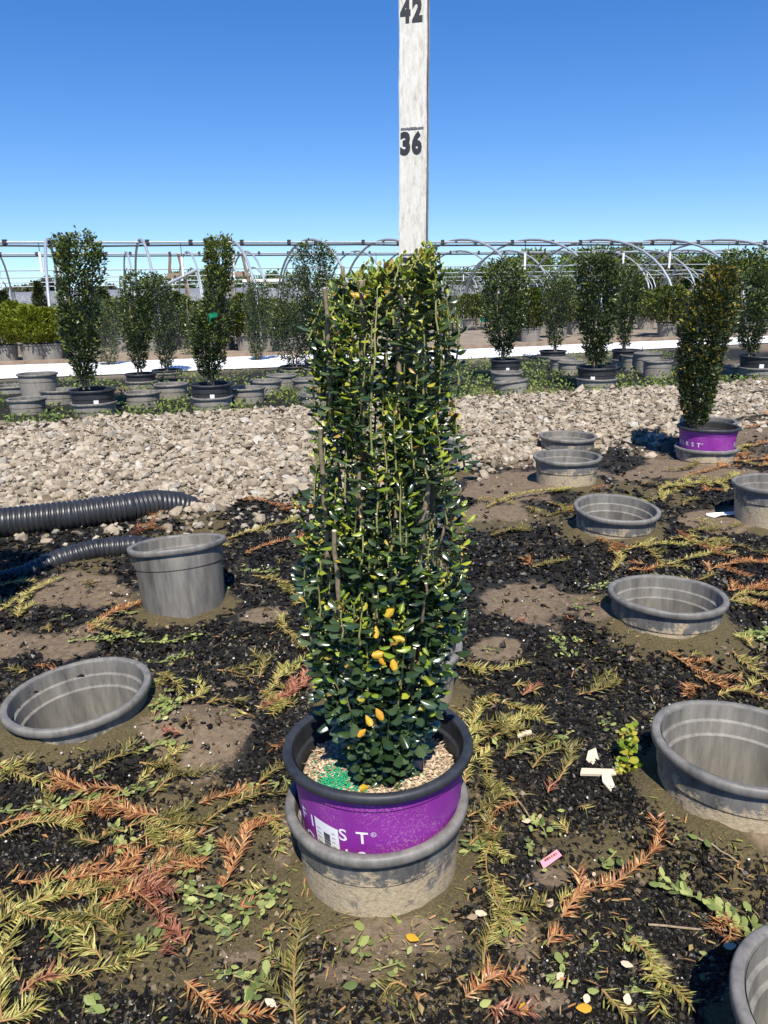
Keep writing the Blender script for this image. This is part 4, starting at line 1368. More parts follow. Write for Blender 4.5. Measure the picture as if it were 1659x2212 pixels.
# the purple-potted shrub to the right
ppc = P(1531, 919, 3.64)
pp, ow2, _z = purple_pot(ppc, 0, 0.5, -28, 'purple lettered pot of the golden-tipped shrub beside the gravel', 48)
soil_disc(pp, 0.1165, SOIL_Z, 0.014, M['mulch'])
gpp = float(gz(ppc[0], ppc[1]))
sp2 = make_pot('socket_pot', (ppc[0] - 0.004, ppc[1] - 0.004, gpp + (ppc[2] - gpp) * 0.40), 0.146, 0.22, 0, 0.5, 1)
tag(sp2, 'muddy socket pot holding the purple pot beside the gravel', 'pot')
sp3 = make_pot('socket_pot', P(1530, 908, ppc[1] + 0.30), 0.140, 0.24, 0, 0, 1)
tag(sp3, 'dark socket pot standing right behind the purple pot beside the gravel', 'pot')
gs = empty('shrub', (ppc[0], ppc[1], ppc[2] - 0.05))
tag(gs, 'leaning golden-tipped shrub growing in the purple pot beside the gravel', 'shrub')
leaf_column(gs, [(572, 1532, 1592), (590, 1518, 1596), (640, 1490, 1592), (700, 1468, 1580), (760, 1460, 1560), (820, 1462, 1545), (870, 1472, 1536), (918, 1484, 1522)],
            ppc[1] - 0.02, 5200, 0.021, [M['leaf_bg'], M['leaf_gold']], 0.24, 0.95, 6, 0.005, 0, 0.15)
# the shrub beyond the left edge whose shadow falls across the thin pipe
lc = np.array([-1.20, 1.74, 0.25])
lp = make_pot('nursery_pot', lc, 0.146, 0.24, 0, 0, 0, BGI, 0.12, 32)
tag(lp, 'black pot of the shrub that shades the thin corrugated pipe', 'pot')
soil_disc(lp, 0.124, 0.205, 0.01, M['soil_dark'], 20, 6)
ls = empty('shrub', (lc[0], lc[1], lc[2] - 0.05))
tag(ls, 'shrub standing left of the pipes, shading the thin corrugated pipe', 'shrub')
def px_rows(c, prof):
    out = []
    for z, hw in prof:
        u0, v0, _ = to_px((c[0] - hw, c[1], z))
        u1, v1, _ = to_px((c[0] + hw, c[1], z))
        out.append(((v0 + v1) / 2, u0, u1))
    return out
leaf_column(ls, px_rows(lc, [(0.25, 0.06), (0.45, 0.13), (0.7, 0.15), (0.95, 0.13), (1.0, 0.1)]), lc[1], 3000, 0.026, [M['leaf_bg'], M['leaf_bg_tip']], 0.25, 0.95, 5, 0.005)

# green and orange plant ties
def tie(u, v, y, w_, label, m):
    c = P(u, v, y)
    V = np.array([(-w_, 0, 0.012), (w_ * 0.7, 0, 0.018), (w_, 0.01, -0.004), (-w_ * 0.6, 0.01, -0.018), (-w_ * 1.3, 0, -0.06), (-w_ * 0.9, -0.005, -0.012)])
    V = np.concatenate([V, V + np.array([0, 0.004, 0])])
    F = np.array([[0, 1, 2, 3], [0, 3, 4, 5], [9, 8, 7, 6], [11, 10, 9, 6], [0, 6, 7, 1], [1, 7, 8, 2], [2, 8, 9, 3], [3, 9, 10, 4], [4, 10, 11, 5], [5, 11, 6, 0]])
    o = mesh('plant_tie', [(V, F, 0)], [m])
    o.location = c
    tag(o, label, 'tape')
tie(461, 681, _c[0][1] - 0.13, 0.028, 'green tape tied round the column-topped shrub', M['green_tape'])
c_, _d = bg_place(1058, 1126, 776, 826)
tie(1046, 692, c_[1] - 0.05, 0.028, 'green tape hanging from the side of the broad shrub', M['green_tape'])

# low weeds in the back bed
n = 17000
u = rng.uniform(-60, 1720, n)
t_ = rng.random(n)
x = (u - CX) / FPX * 6.2
y = gravel_far(x) + 0.0 + t_ ** 1.3 * (cloth_near(x) - gravel_far(x) - 0.25)
k = (fbm(x, y, 0.35, 91, 3) + 0.12 * (1 - t_) > 0.46)
x, y = x[k], y[k]
n = len(x)
pos = np.stack([x, y, gz(x, y) + rng.random(n) * 0.05], -1)
V, F, _ = scatter(LEAF_LO, pos, rand_unit(n) + np.array([0, 0, 0.4]), rand_unit(n) * 0.6 + np.array([0, -0.2, 1]), rng.uniform(0.018, 0.038, n))
wd = struct(mesh('weeds', [(V, F, 0)], [M['weed']]), 'stuff')
wd['label'] = 'low green weeds between the socket pots of the back bed'

# ------------------------------------------------------------------ corrugated pipes
def corrugated(name, path, rad, pitch, label, kind):
    path = np.asarray(path, float)
    seg = np.concatenate([[0], np.cumsum(np.linalg.norm(np.diff(path, axis=0), axis=1))])
    L = seg[-1]
    nr = int(L / pitch)
    s, r = [], []
    for i in range(nr):
        for f, rr in ((0.0, 0.90), (0.14, 0.90), (0.26, 0.985), (0.40, 1.0), (0.70, 1.0), (0.84, 0.985), (0.96, 0.90)):
            s.append((i + f) * pitch)
            r.append(rad * rr)
    s, r = np.array(s), np.array(r)
    pts = np.stack([np.interp(s, seg, path[:, i]) for i in range(3)], -1)
    V, F, T = tube(pts, r, 28)
    root = empty(name, path[0])
    tag(root, label, 'pipe', kind)
    mesh('corrugated_wall', [(V - path[0], F, 0)], [M['pipe']], True, root)
    rim_r = np.array([rad * 0.86, rad * 0.9, rad * 0.9, rad * 0.86])
    V, F, T = tube(np.stack([pts[0], pts[0], pts[0] + (pts[8] - pts[0]) * 0.6, pts[0] + (pts[8] - pts[0]) * 0.6]) - path[0] + np.array([[0, 0, 0], [1e-4, 0, 0], [0, 0, 0], [1e-4, 0, 0]]), rim_r, 28, False)
    return root
def on_gnd(u, v, lift):
    g_ = G(u, v)
    return np.array([g_[0], g_[1], float(gz(g_[0], g_[1])) + lift])
pa = [on_gnd(-260, 1176, 0.05), on_gnd(-120, 1172, 0.05), on_gnd(0, 1166, 0.050), on_gnd(150, 1152, 0.050), on_gnd(270, 1136, 0.050), on_gnd(330, 1122, 0.040), on_gnd(375, 1112, 0.016), on_gnd(410, 1105, -0.02)]
for p in pa:
    p[1] += 0.055
corrugated('drain_pipe', pa, 0.056, 0.0185, 'thick black corrugated drain pipe running into the gravel', None)
pb = [on_gnd(-120, 1275, -0.03), on_gnd(40, 1242, -0.018), on_gnd(120, 1228, 0.012), on_gnd(200, 1213, 0.020), on_gnd(285, 1202, 0.018), on_gnd(330, 1196, 0.0), on_gnd(360, 1192, -0.03)]
for p in pb:
    p[1] += 0.04
corrugated('drain_pipe', pb, 0.036, 0.0165, 'thinner half-buried corrugated pipe beside the leaning socket pot', None)

# ------------------------------------------------------------------ clippings on the ground
LM = [(MAIN[0], MAIN[1], 'the purple pot of the measured shrub')]
_ph = ['the pair of socket pots at the gravel edge', 'the pair of socket pots at the gravel edge', 'the forward-tipped socket pot', 'the mud-fronted socket pot', 'the big socket pot by the wood scraps',
       'the socket pot casting a black shadow', 'the low socket pot by the soil mound', 'the leaning socket pot', 'the socket pot near the white plastic', 'the socket pot hidden by the measured shrub',
       'the socket pot hidden by the measured shrub', 'the socket pot beyond the measured shrub']
LM += [(d['c'][0], d['c'][1], ph) for d, ph in zip(NEAR, _ph)]
for u, v, ph in [(1190, 1856, 'the pink plant tag'), (1352, 1700, 'the upright yellow-green sprig'), (200, 1150, 'the thick corrugated pipe'), (150, 1230, 'the thin corrugated pipe'), (470, 1600, 'the bare soil mound'),
                 (1290, 1690, 'the wood scraps'), (1557, 1121, 'the white plastic scrap'), (100, 1390, 'the bare brown soil patch by the pipes'), (1130, 1300, 'the bare soil patch right of the measured shrub'), (1531, 1010, 'the purple pot beside the gravel'),
                 (560, 1080, 'the gravel edge left of the measured shrub'), (1620, 880, 'the gravel edge by the golden-tipped shrub')]:
    g_ = G(u, v)
    LM.append((g_[0], g_[1], ph))
def near(x, y):
    ds = sorted(((x - a) ** 2 + (y - b) ** 2, ph) for a, b, ph in LM)
    r = math.sqrt(ds[0][0])
    if r < 0.27:
        return 'beside ' + ds[0][1]
    second = next((ph for _, ph in ds if ph != ds[0][1]), None)
    w1, w2 = ds[0][1], second
    if len((w1 + ' ' + w2).split()) <= 11:
        return 'between ' + w1 + ' and ' + w2
    return 'some way off ' + w1
def fit(words):
    w_ = words.split()
    return ' '.join(w_[:16])
def surf(x, y):
    return gz(x, y)
def conifer_clip(p0, p1, colour, label, group, needle=0.021, dens=1.0):
    p0, p1 = np.array(p0, float), np.array(p1, float)
    d = p1 - p0
    L = np.linalg.norm(d[:2])
    side = np.array([-d[1], d[0]]) / max(L, 1e-6)
    bend = rng.normal(0, 0.10) * L
    n = max(4, int(L / 0.02))
    t = np.linspace(0, 1, n)
    xy = p0[:2] + d[:2] * t[:, None] + side * (bend * np.sin(np.pi * t))[:, None]
    z = surf(xy[:, 0], xy[:, 1]) + 0.010 + 0.012 * np.sin(np.pi * t) * rng.random()
    path = np.stack([xy[:, 0], xy[:, 1], z], -1)
    root = empty('yew_clipping', path[0])
    V, F, T = tube(path - path[0], np.linspace(0.0019, 0.0009, n), 5)
    mesh('stem', [(V, F, 0), (V, T, 0)], [M['twig']], True, root)
    branches = [path]
    for b in range(int(L / 0.09 + rng.random())):
        k = rng.integers(1, n)
        ang = math.atan2(d[1], d[0]) + rng.choice([-1, 1]) * rng.uniform(0.45, 0.9)
        bl = rng.uniform(0.03, 0.075)
        tb = np.linspace(0, 1, 4)[:, None]
        br = path[k] + tb * np.array([math.cos(ang) * bl, math.sin(ang) * bl, 0.004])
        branches.append(br)
    P_, A_, N_ = [], [], []
    for br in branches:
        bl = np.linalg.norm(np.diff(br, axis=0), axis=1).sum()
        kk = max(9, int(bl / 0.00135 * dens))
        ts = rng.random(kk)
        sg = np.linspace(0, 1, len(br))
        pp_ = np.stack([np.interp(ts, sg, br[:, i]) for i in range(3)], -1)
        ax_ = norm(br[-1] - br[0])
        sd_ = np.cross(ax_, [0, 0, 1.0])
        sgn = rng.choice([-1, 1], kk)
        A_.append(ax_ * rng.uniform(0.35, 1.0, (kk, 1)) + sd_ * (sgn * rng.uniform(0.35, 1.0, kk))[:, None] + np.array([0, 0, 1]) * rng.uniform(-0.15, 0.6, (kk, 1)))
        N_.append(np.array([0, 0, 1]) + rng.normal(0, 0.5, (kk, 3)))
        P_.append(pp_)
    P_, A_, N_ = map(np.concatenate, (P_, A_, N_))
    V, F, F2 = needle_parts(P_ - path[0], A_, N_, rng.uniform(0.65, 1.15, len(P_)) * needle, 0, 1.0)
    mesh('needle_spray', [(V, F, 0), (V, F2, 0)], [M['needle_' + colour]], False, root)
    tag(root, label, 'clipping', group)
    return root

LAB = {'y': 'yellow-green yew clipping lying on the ground among the pots', 'o': 'orange-brown dead yew clipping lying on the ground among the pots',
       'g': 'olive and brown yew clipping lying on the ground among the pots', 'r': 'rust-red dead yew clipping lying on the ground among the pots'}
CLIPS = [(0, 1598, 170, 1690, 'y'), (60, 1665, 168, 1636, 'o'), (130, 1655, 215, 1712, 'y'), (0, 1690, 100, 1722, 'y'), (0, 1790, 180, 1782, 'o'), (0, 1815, 170, 1800, 'y'),
         (270, 1838, 450, 1782, 'g'), (440, 1785, 625, 1712, 'g'), (478, 1925, 540, 1780, 'o'), (28, 1912, 220, 1868, 'o'), (150, 1905, 385, 1862, 'o'), (130, 1950, 300, 1880, 'o'),
         (225, 1895, 372, 2002, 'r'), (240, 1925, 380, 1870, 'r'), (210, 1965, 350, 1900, 'o'), (0, 1930, 200, 2000, 'y'), (20, 2000, 190, 1940, 'y'), (-20, 2060, 70, 1960, 'y'), (5, 2212, 50, 1990, 'y'),
         (-30, 2150, 30, 2050, 'y'), (60, 2130, 280, 2080, 'y'), (45, 2155, 130, 2110, 'r'), (0, 2215, 90, 2185, 'y'), (640, 2230, 655, 1990, 'g'), (632, 2060, 652, 1880, 'g'), (400, 2125, 470, 2195, 'o'),
         (300, 1705, 400, 1648, 'y'), (330, 1725, 430, 1690, 'g'), (200, 1700, 300, 1660, 'g'), (40, 1342, 92, 1272, 'y'), (0, 1272, 70, 1262, 'y'), (320, 1362, 505, 1292, 'o'), (190, 1372, 300, 1308, 'o'), (190, 1350, 270, 1375, 'y'),
         (285, 1098, 322, 1152, 'o'), (545, 1245, 640, 1312, 'y'), (530, 1195, 650, 1168, 'o'), (490, 1165, 640, 1132, 'y'), (540, 1050, 640, 1018, 'o'), (478, 1080, 620, 1108, 'o'), (350, 1490, 402, 1532, 'y'),
         (580, 1500, 612, 1438, 'y'), (560, 1545, 660, 1480, 'r'), (598, 1530, 640, 1470, 'r'), (400, 1565, 442, 1508, 'y'), (450, 1560, 530, 1545, 'g'), (955, 1435, 1082, 1450, 'y'), (950, 1492, 1066, 1440, 'y'),
         (1005, 1695, 1042, 1522, 'y'), (1040, 1508, 1182, 1562, 'y'), (1030, 1610, 1050, 1690, 'y'), (1010, 1765, 1085, 1700, 'g'), (1072, 1800, 1060, 1910, 'y'), (1060, 1900, 1110, 2010, 'y'), (1045, 2110, 1112, 1960, 'g'),
         (1005, 2160, 1065, 2095, 'o'), (1130, 1500, 1165, 1480, 'r'), (1212, 1982, 1320, 1912, 'o'), (1300, 1925, 1425, 1850, 'o'), (1345, 2035, 1420, 2130, 'y'), (1400, 2110, 1490, 2215, 'y'), (1300, 2150, 1355, 2215, 'y'), (1540, 1980, 1572, 2062, 'o'),
         (1405, 1810, 1460, 1768, 'g'), (1555, 1858, 1615, 1835, 'y'), (1440, 1430, 1570, 1482, 'o'), (1500, 1470, 1659, 1512, 'o'), (1580, 1428, 1665, 1475, 'y'), (1550, 1508, 1645, 1512, 'y'), (1195, 1198, 1330, 1170, 'y'), (1290, 1182, 1440, 1168, 'y'),
         (1330, 1208, 1480, 1192, 'y'), (1285, 1178, 1335, 1222, 'o'), (1375, 1190, 1432, 1235, 'y'), (1460, 1160, 1600, 1222, 'o'), (1440, 1232, 1535, 1208, 'y'), (1540, 1242, 1665, 1228, 'o'), (1600, 1295, 1665, 1268, 'o'), (1555, 1320, 1665, 1332, 'y'),
         (1500, 1392, 1562, 1370, 'g'), (1030, 1082, 1110, 1092, 'y'), (1050, 1100, 1232, 1064, 'y'), (1180, 1090, 1252, 1112, 'y'), (1268, 1048, 1372, 1034, 'r'), (1420, 1062, 1532, 1048, 'y'), (1428, 1092, 1502, 1060, 'y'), (1478, 1034, 1572, 1010, 'o'),
         (1430, 1020, 1500, 1010, 'g'), (1580, 1000, 1662, 965, 'o'), (1578, 858, 1640, 852, 'o'), (1585, 895, 1640, 872, 'o'), (1540, 1050, 1602, 1036, 'g'), (1480, 1160, 1600, 1140, 'g'), (1180, 1120, 1260, 1100, 'g'), (1060, 1160, 1150, 1150, 'g'), (1090, 1640, 1150, 1600, 'g'), (1150, 1660, 1190, 1625, 'g'), (1010, 1830, 1085, 1800, 'g'),
         (1205, 1690, 1235, 1640, 'g'), (60, 1460, 20, 1450, 'g'), (470, 1450, 540, 1470, 'g'), (0, 1330, 30, 1300, 'y'), (600, 1350, 650, 1400, 'y'), (560, 1690, 620, 1650, 'g'), (430, 1740, 560, 1700, 'o'), (1590, 1760, 1650, 1790, 'g'), (90, 1560, 180, 1545, 'g'), (1640, 1010, 1700, 1000, 'o'), (1600, 930, 1660, 900, 'o')]
for u, v, su, sv, n_, cs in [(250, 1740, 220, 90, 14, 'ggyo'), (150, 2020, 130, 90, 5, 'yg'), (1480, 1190, 160, 50, 20, 'yygo'), (1560, 1290, 90, 60, 10, 'ygo'), (1500, 1060, 130, 30, 12, 'ygo'), (1600, 970, 60, 50, 8, 'ooy'), (600, 1500, 70, 50, 6, 'ygg'), (1060, 1560, 60, 70, 9, 'yg'), (300, 1900, 150, 60, 4, 'og')]:
    for _ in range(n_):
        a, l = rng.normal(0, 0.5) + (math.pi if rng.random() < 0.5 else 0), rng.uniform(45, 120) * (0.45 + 0.55 * (v - 900) / 1200)
        uu_, vv_ = u + rng.normal(0, su * 0.6), v + rng.normal(0, sv * 0.6)
        if vv_ > 965:
            CLIPS.append((uu_, vv_, uu_ + math.cos(a) * l, vv_ + math.sin(a) * l * 0.6, str(rng.choice(list(cs)))))
CLIPS += [(120, 2010, 210, 1960, 'y'), (300, 1940, 250, 2010, 'g'), (560, 1760, 600, 1840, 'y'), (1120, 1730, 1060, 1760, 'o'), (1250, 1500, 1330, 1470, 'g'), (1330, 1390, 1400, 1375, 'g'), (1150, 1230, 1230, 1215, 'g'), (1400, 1280, 1300, 1330, 'g')]
for i in range(70):                                   # small broken pieces
    u, v = rng.uniform(10, 1650), rng.uniform(1060, 2190)
    g_ = G(u, v)
    if not pot_clear(np.array([g_[0]]), np.array([g_[1]]), 0.06)[0] or in_gravel(np.array([g_[0]]), np.array([g_[1]]))[0]:
        continue
    a = rng.random() * 6.283
    l = rng.uniform(20, 60) * (0.5 + 0.5 * (v - 900) / 1300)
    CLIPS.append((u, v, u + math.cos(a) * l, v + math.sin(a) * l * 0.6, str(rng.choice(['y', 'y', 'g', 'o', 'r']))))
LAB = {'y': 'yellow-green yew clipping', 'o': 'orange-brown yew clipping', 'g': 'olive yew clipping', 'r': 'rust-red yew clipping'}
for u0, v0, u1, v1, c in CLIPS:
    _a, _b = G(u0, v0), G(u1, v1)
    if any(not pot_clear(np.array([(_a + (_b - _a) * f)[0]]), np.array([(_a + (_b - _a) * f)[1]]), 0.008)[0] for f in (0, 0.33, 0.67, 1)):
        continue
    _l = np.linalg.norm(_b - _a)
    _s = 'tiny ' if _l < 0.06 else 'short ' if _l < 0.11 else 'long ' if _l > 0.2 else ''
    conifer_clip(_a, _b, c, fit(_s + LAB[c] + ' ' + near((_a[0] + _b[0]) / 2, (_a[1] + _b[1]) / 2)), {'y': 'yellow-green yew clippings', 'o': 'orange-brown yew clippings', 'g': 'olive yew clippings', 'r': 'rust-red yew clippings'}[c], dens=1.15)

def leafy_clip(p0, p1, label, group, size=0.017, dense=1.0, lift=0.0, mats=None, young=0.5):
    p0, p1 = np.array(p0, float), np.array(p1, float)
    d = p1 - p0
    L = np.linalg.norm(d)
    n = max(4, int(L / 0.02))
    t = np.linspace(0, 1, n)
    path = p0 + d * t[:, None]
    path[:, :2] += np.array([-d[1], d[0]]) / L * (rng.normal(0, 0.08) * L * np.sin(np.pi * t))[:, None]
    if lift == 0:
        path[:, 2] = surf(path[:, 0], path[:, 1]) + 0.009
    root = empty('leafy_clipping', path[0])
    V, F, T = tube(path - path[0], np.linspace(0.0017, 0.0009, n), 5)
    mesh('stem', [(V, F, 0), (V, T, 0)], [M['stem_green']], True, root)
    k = max(12, int(L / 0.0026 * dense))
    ts = np.sort(rng.random(k))
    sg = np.linspace(0, 1, n)
    pp_ = np.stack([np.interp(ts, sg, path[:, i]) for i in range(3)], -1)
    off_ = rng.normal(0, 0.011 if lift == 0 else 0.009, (k, 3)) * np.array([1, 1, 0.25])
    off_[:, 2] = np.abs(off_[:, 2])
    pp_ = pp_ + off_ * (rng.random((k, 1)) < 0.65)
    ax_ = norm(d)
    sd_ = np.cross(ax_, [0, 0, 1.0]) if lift == 0 else np.array([1.0, 0, 0])
    if lift == 0:
        al = ax_ * 0.8 + sd_ * (rng.choice([-1, 1], k) * rng.uniform(0.3, 1.1, k))[:, None] + np.array([0, 0, 1]) * rng.uniform(0, 0.7, (k, 1))
        nr = np.array([0, 0, 1.0]) + rng.normal(0, 0.45, (k, 3))
    else:
        al = norm(rand_unit(k) * np.array([1, 1, 0.2])) + ax_ * 0.45
        nr = np.array([0, -0.6, 0.8]) + rng.normal(0, 0.4, (k, 3))
    sz = rng.uniform(0.35, 1.0, k) * size
    for i in range(k):
        me_V, me_F, _ = scatter(LEAF_SM, (pp_[[i]] - path[0]), al[[i]], nr[[i]], sz[[i]], 1.15)
        mesh('leaf', [(me_V, me_F, 0)], [mats or M['sprig']], True, root)
    tag(root, label, 'clipping', group)
LEAF_SM = leaf_tmpl(5, 0.54, 0.3, 0.15, 3)
LLAB, LGRP = 'light green leafy clipping with small oval leaves lying on the ground', 'leafy clippings on the ground'
for u0, v0, u1, v1, s in [(1655, 2075, 1430, 1925, .021), (1645, 2060, 1560, 1990, .020), (1180, 1805, 1140, 1765, .018), (1235, 1582, 1115, 1625, .017), (480, 1945, 385, 1920, .018), (395, 1925, 500, 2015, .018),
                          (470, 1935, 530, 1985, .02), (520, 2195, 580, 2105, .021), (380, 1870, 470, 1830, .017), (0, 1765, 110, 1755, .019), (180, 1745, 335, 1700, .019), (270, 1845, 255, 1785, .018), (265, 2070, 335, 2020, .020),
                          (150, 1392, 312, 1372, .017), (300, 1388, 425, 1368, .017), (318, 1445, 412, 1412, .016), (300, 1310, 380, 1300, .016), (300, 1325, 260, 1330, .016), (1600, 1400, 1660, 1380, .020), (1620, 1385, 1665, 1405, .02),
                          (1230, 1425, 1195, 1382, .016), (340, 1610, 385, 1570, .019), (335, 1595, 360, 1550, .019), (1330, 1850, 1300, 1870, .02), (600, 1690, 520, 1715, .016), (300, 1660, 380, 1640, .016), (1500, 1370, 1470, 1390, .017),
                          (1270, 1285, 1320, 1270, .016), (1040, 1810, 1000, 1850, .019), (1130, 1990, 1090, 2010, .018), (240, 2190, 200, 2200, .02), (600, 1920, 560, 1990, .017), (100, 1760, 180, 1730, .018), (400, 1280, 490, 1275, .016), (520, 1230, 600, 1235, .016)]:
    _a, _b = G(u0, v0), G(u1, v1)
    leafy_clip(_a, _b, fit('light green leafy clipping ' + near((_a[0] + _b[0]) / 2, (_a[1] + _b[1]) / 2)), LGRP, s)
for i in range(34):
    u, v = rng.uniform(20, 1640), rng.uniform(1230, 2180)
    _a = G(u, v)
    if pot_clear(np.array([_a[0]]), np.array([_a[1]]), 0.05)[0]:
        an, ll = rng.random() * 6.28, rng.uniform(0.015, 0.045)
        leafy_clip(_a, _a + np.array([math.cos(an) * ll, math.sin(an) * ll, 0]), fit('tiny green leafy sprout ' + near(_a[0], _a[1])), 'tiny leafy sprouts', 0.015, 0.6)
b0 = G(1352, 1722)
leafy_clip(b0, P(1356, 1572, b0[1] + 0.075), 'upright yellow-green leafy sprig standing in the black mulch by the pot', None, 0.022, 3.4, 1, M['leaf_young'])

# scraps
def scrap(name, u, v, pts, th, m, label, cat, rz=0, tilt=0.1, group=None):
    g_ = G(u, v)
    pts = np.array(pts, float)
    n = len(pts)
    bend = 0.004 * np.sin(pts[:, 0] * 60)
    V = np.concatenate([np.c_[pts, bend], np.c_[pts, bend + th]])
    parts = [(V, np.array([list(range(n))[::-1], [n + i for i in range(n)]]), 0),
             (V, np.array([[i, (i + 1) % n, n + (i + 1) % n, n + i] for i in range(n)]), 0)]
    o = mesh(name, parts, [m])
    o.location = (g_[0], g_[1], float(gz(g_[0], g_[1])) + 0.010)
    o.rotation_euler = (tilt, -tilt * 0.6, rz)
    tag(o, label, cat, group)
    return o
scrap('wood_chip', 1278, 1655, [(-0.008, -0.022), (0.006, -0.02), (0.012, 0.0), (0.02, 0.02), (0.004, 0.02), (-0.01, 0.004)], 0.003, M['cut_wood'], 'pale notched wood splinter beside the upright yellow-green sprig', 'wood chip', 0.3)
scrap('wood_chip', 1292, 1692, [(-0.032, -0.006), (0.03, -0.009), (0.032, 0.005), (-0.03, 0.009)], 0.005, M['cut_wood'], 'long pale wood chip lying between two splinters', 'wood chip', -0.3, 0.15)
scrap('wood_chip', 1308, 1716, [(-0.012, -0.02), (0.002, -0.016), (0.016, 0.006), (0.006, 0.016), (-0.006, 0.004)], 0.003, M['cut_wood'], 'small pointed wood splinter below the long pale wood chip', 'wood chip', 0.6)
scrap('wood_chip', 1132, 1588, [(-0.014, -0.005), (0.014, -0.006), (0.015, 0.004), (-0.013, 0.006)], 0.004, M['cut_wood'], 'short pale wood chip above the leafy clipping', 'wood chip', 0.1)
pk = scrap('plant_tag', 1190, 1856, [(-0.018, -0.008), (0.018, -0.003), (0.017, 0.010), (-0.016, 0.006)], 0.001, M['pink'], 'broken pink plant tag on bare soil', 'tag', 0.35, 0.15)
pv = []
for i in range(6):
    pv.append((*box(-0.010 + i * 0.0042, -0.0076 + i * 0.0042, -0.001 + i * 0.0006, 0.0022 + i * 0.0006, 0.0035, 0.0042), 0))
mesh('print', pv, [M['needle_r']], parent=pk)
scrap('plastic_scrap', 1557, 1121, [(-0.055, -0.004), (-0.03, -0.018), (0.0, -0.006), (0.03, -0.016), (0.055, -0.004), (0.045, 0.012), (0.012, 0.006), (-0.02, 0.014), (-0.05, 0.012)], 0.004, M['white_plastic'], 'scrap of white plastic on the soil near the right-hand pots', 'plastic', -0.1, 0.12)
def loose_leaf(u, v, s, m, label, rz, group=None):
    g_ = G(u, v)
    V, F, _ = scatter(LEAF_SM, np.zeros((1, 3)), np.array([[math.cos(rz), math.sin(rz), 0.1]]), np.array([[0.1, -0.2, 1]]), np.array([s]), 1.2)
    o = mesh('fallen_leaf', [(V, F, 0)], [m], True)
    o.location = (g_[0], g_[1], float(gz(g_[0], g_[1])) + 0.012)
    tag(o, fit(label + ' ' + near(g_[0], g_[1])), 'leaf', group)
for i, (u, v) in enumerate([(1243, 2190), (1130, 2205), (905, 2040), (798, 2030), (770, 1995), (740, 2140), (1210, 2090)]):
    loose_leaf(u, v, 0.020, M['leaf_yellow'] if i < 3 else M['sprig'], 'yellow fallen leaf' if i < 3 else 'pale green fallen leaf', i * 1.3, 'yellow fallen leaves' if i < 3 else 'pale fallen leaves')
for i in range(46):
    u, v = rng.uniform(520, 1640), rng.uniform(1750, 2205)
    g_ = G(u, v)
    if pot_clear(np.array([g_[0]]), np.array([g_[1]]), 0.04)[0]:
        loose_leaf(u, v, rng.uniform(0.010, 0.018), M['chip'] if i % 2 else M['sprig'], 'dry tan fallen leaf' if i % 2 else 'pale green fallen leaf', rng.random() * 6, 'dry tan fallen leaves' if i % 2 else 'pale fallen leaves')

# bare twigs
for u0, v0, u1, v1 in [(370, 1840, 470, 1790), (755 + 480, 1860 + 30, 1300, 1905), (490, 1460, 570, 1462), (1590 - 100, 1850, 1590, 1905), (1100, 1615, 1180, 1635), (1150, 1770, 1100, 1700), (520, 1262, 565, 1270), (1400, 2000, 1580, 2030)]:
    a_, b_ = G(u0, v0), G(u1, v1)
    t = np.linspace(0, 1, 6)[:, None]
    p = a_ * (1 - t) + b_ * t
    p[:, 2] = gz(p[:, 0], p[:, 1]) + 0.008
    p[1:-1, :2] += rng.normal(0, 0.002, (4, 2))
    o = mesh('dry_twig', tube_parts(p - p[0], 0.0018, 0, 5), [M['stem']], True)
    o.location = p[0]
    tag(o, fit('thin bare grey-brown twig ' + near(p[0][0], p[0][1])), 'twig', 'bare twigs')

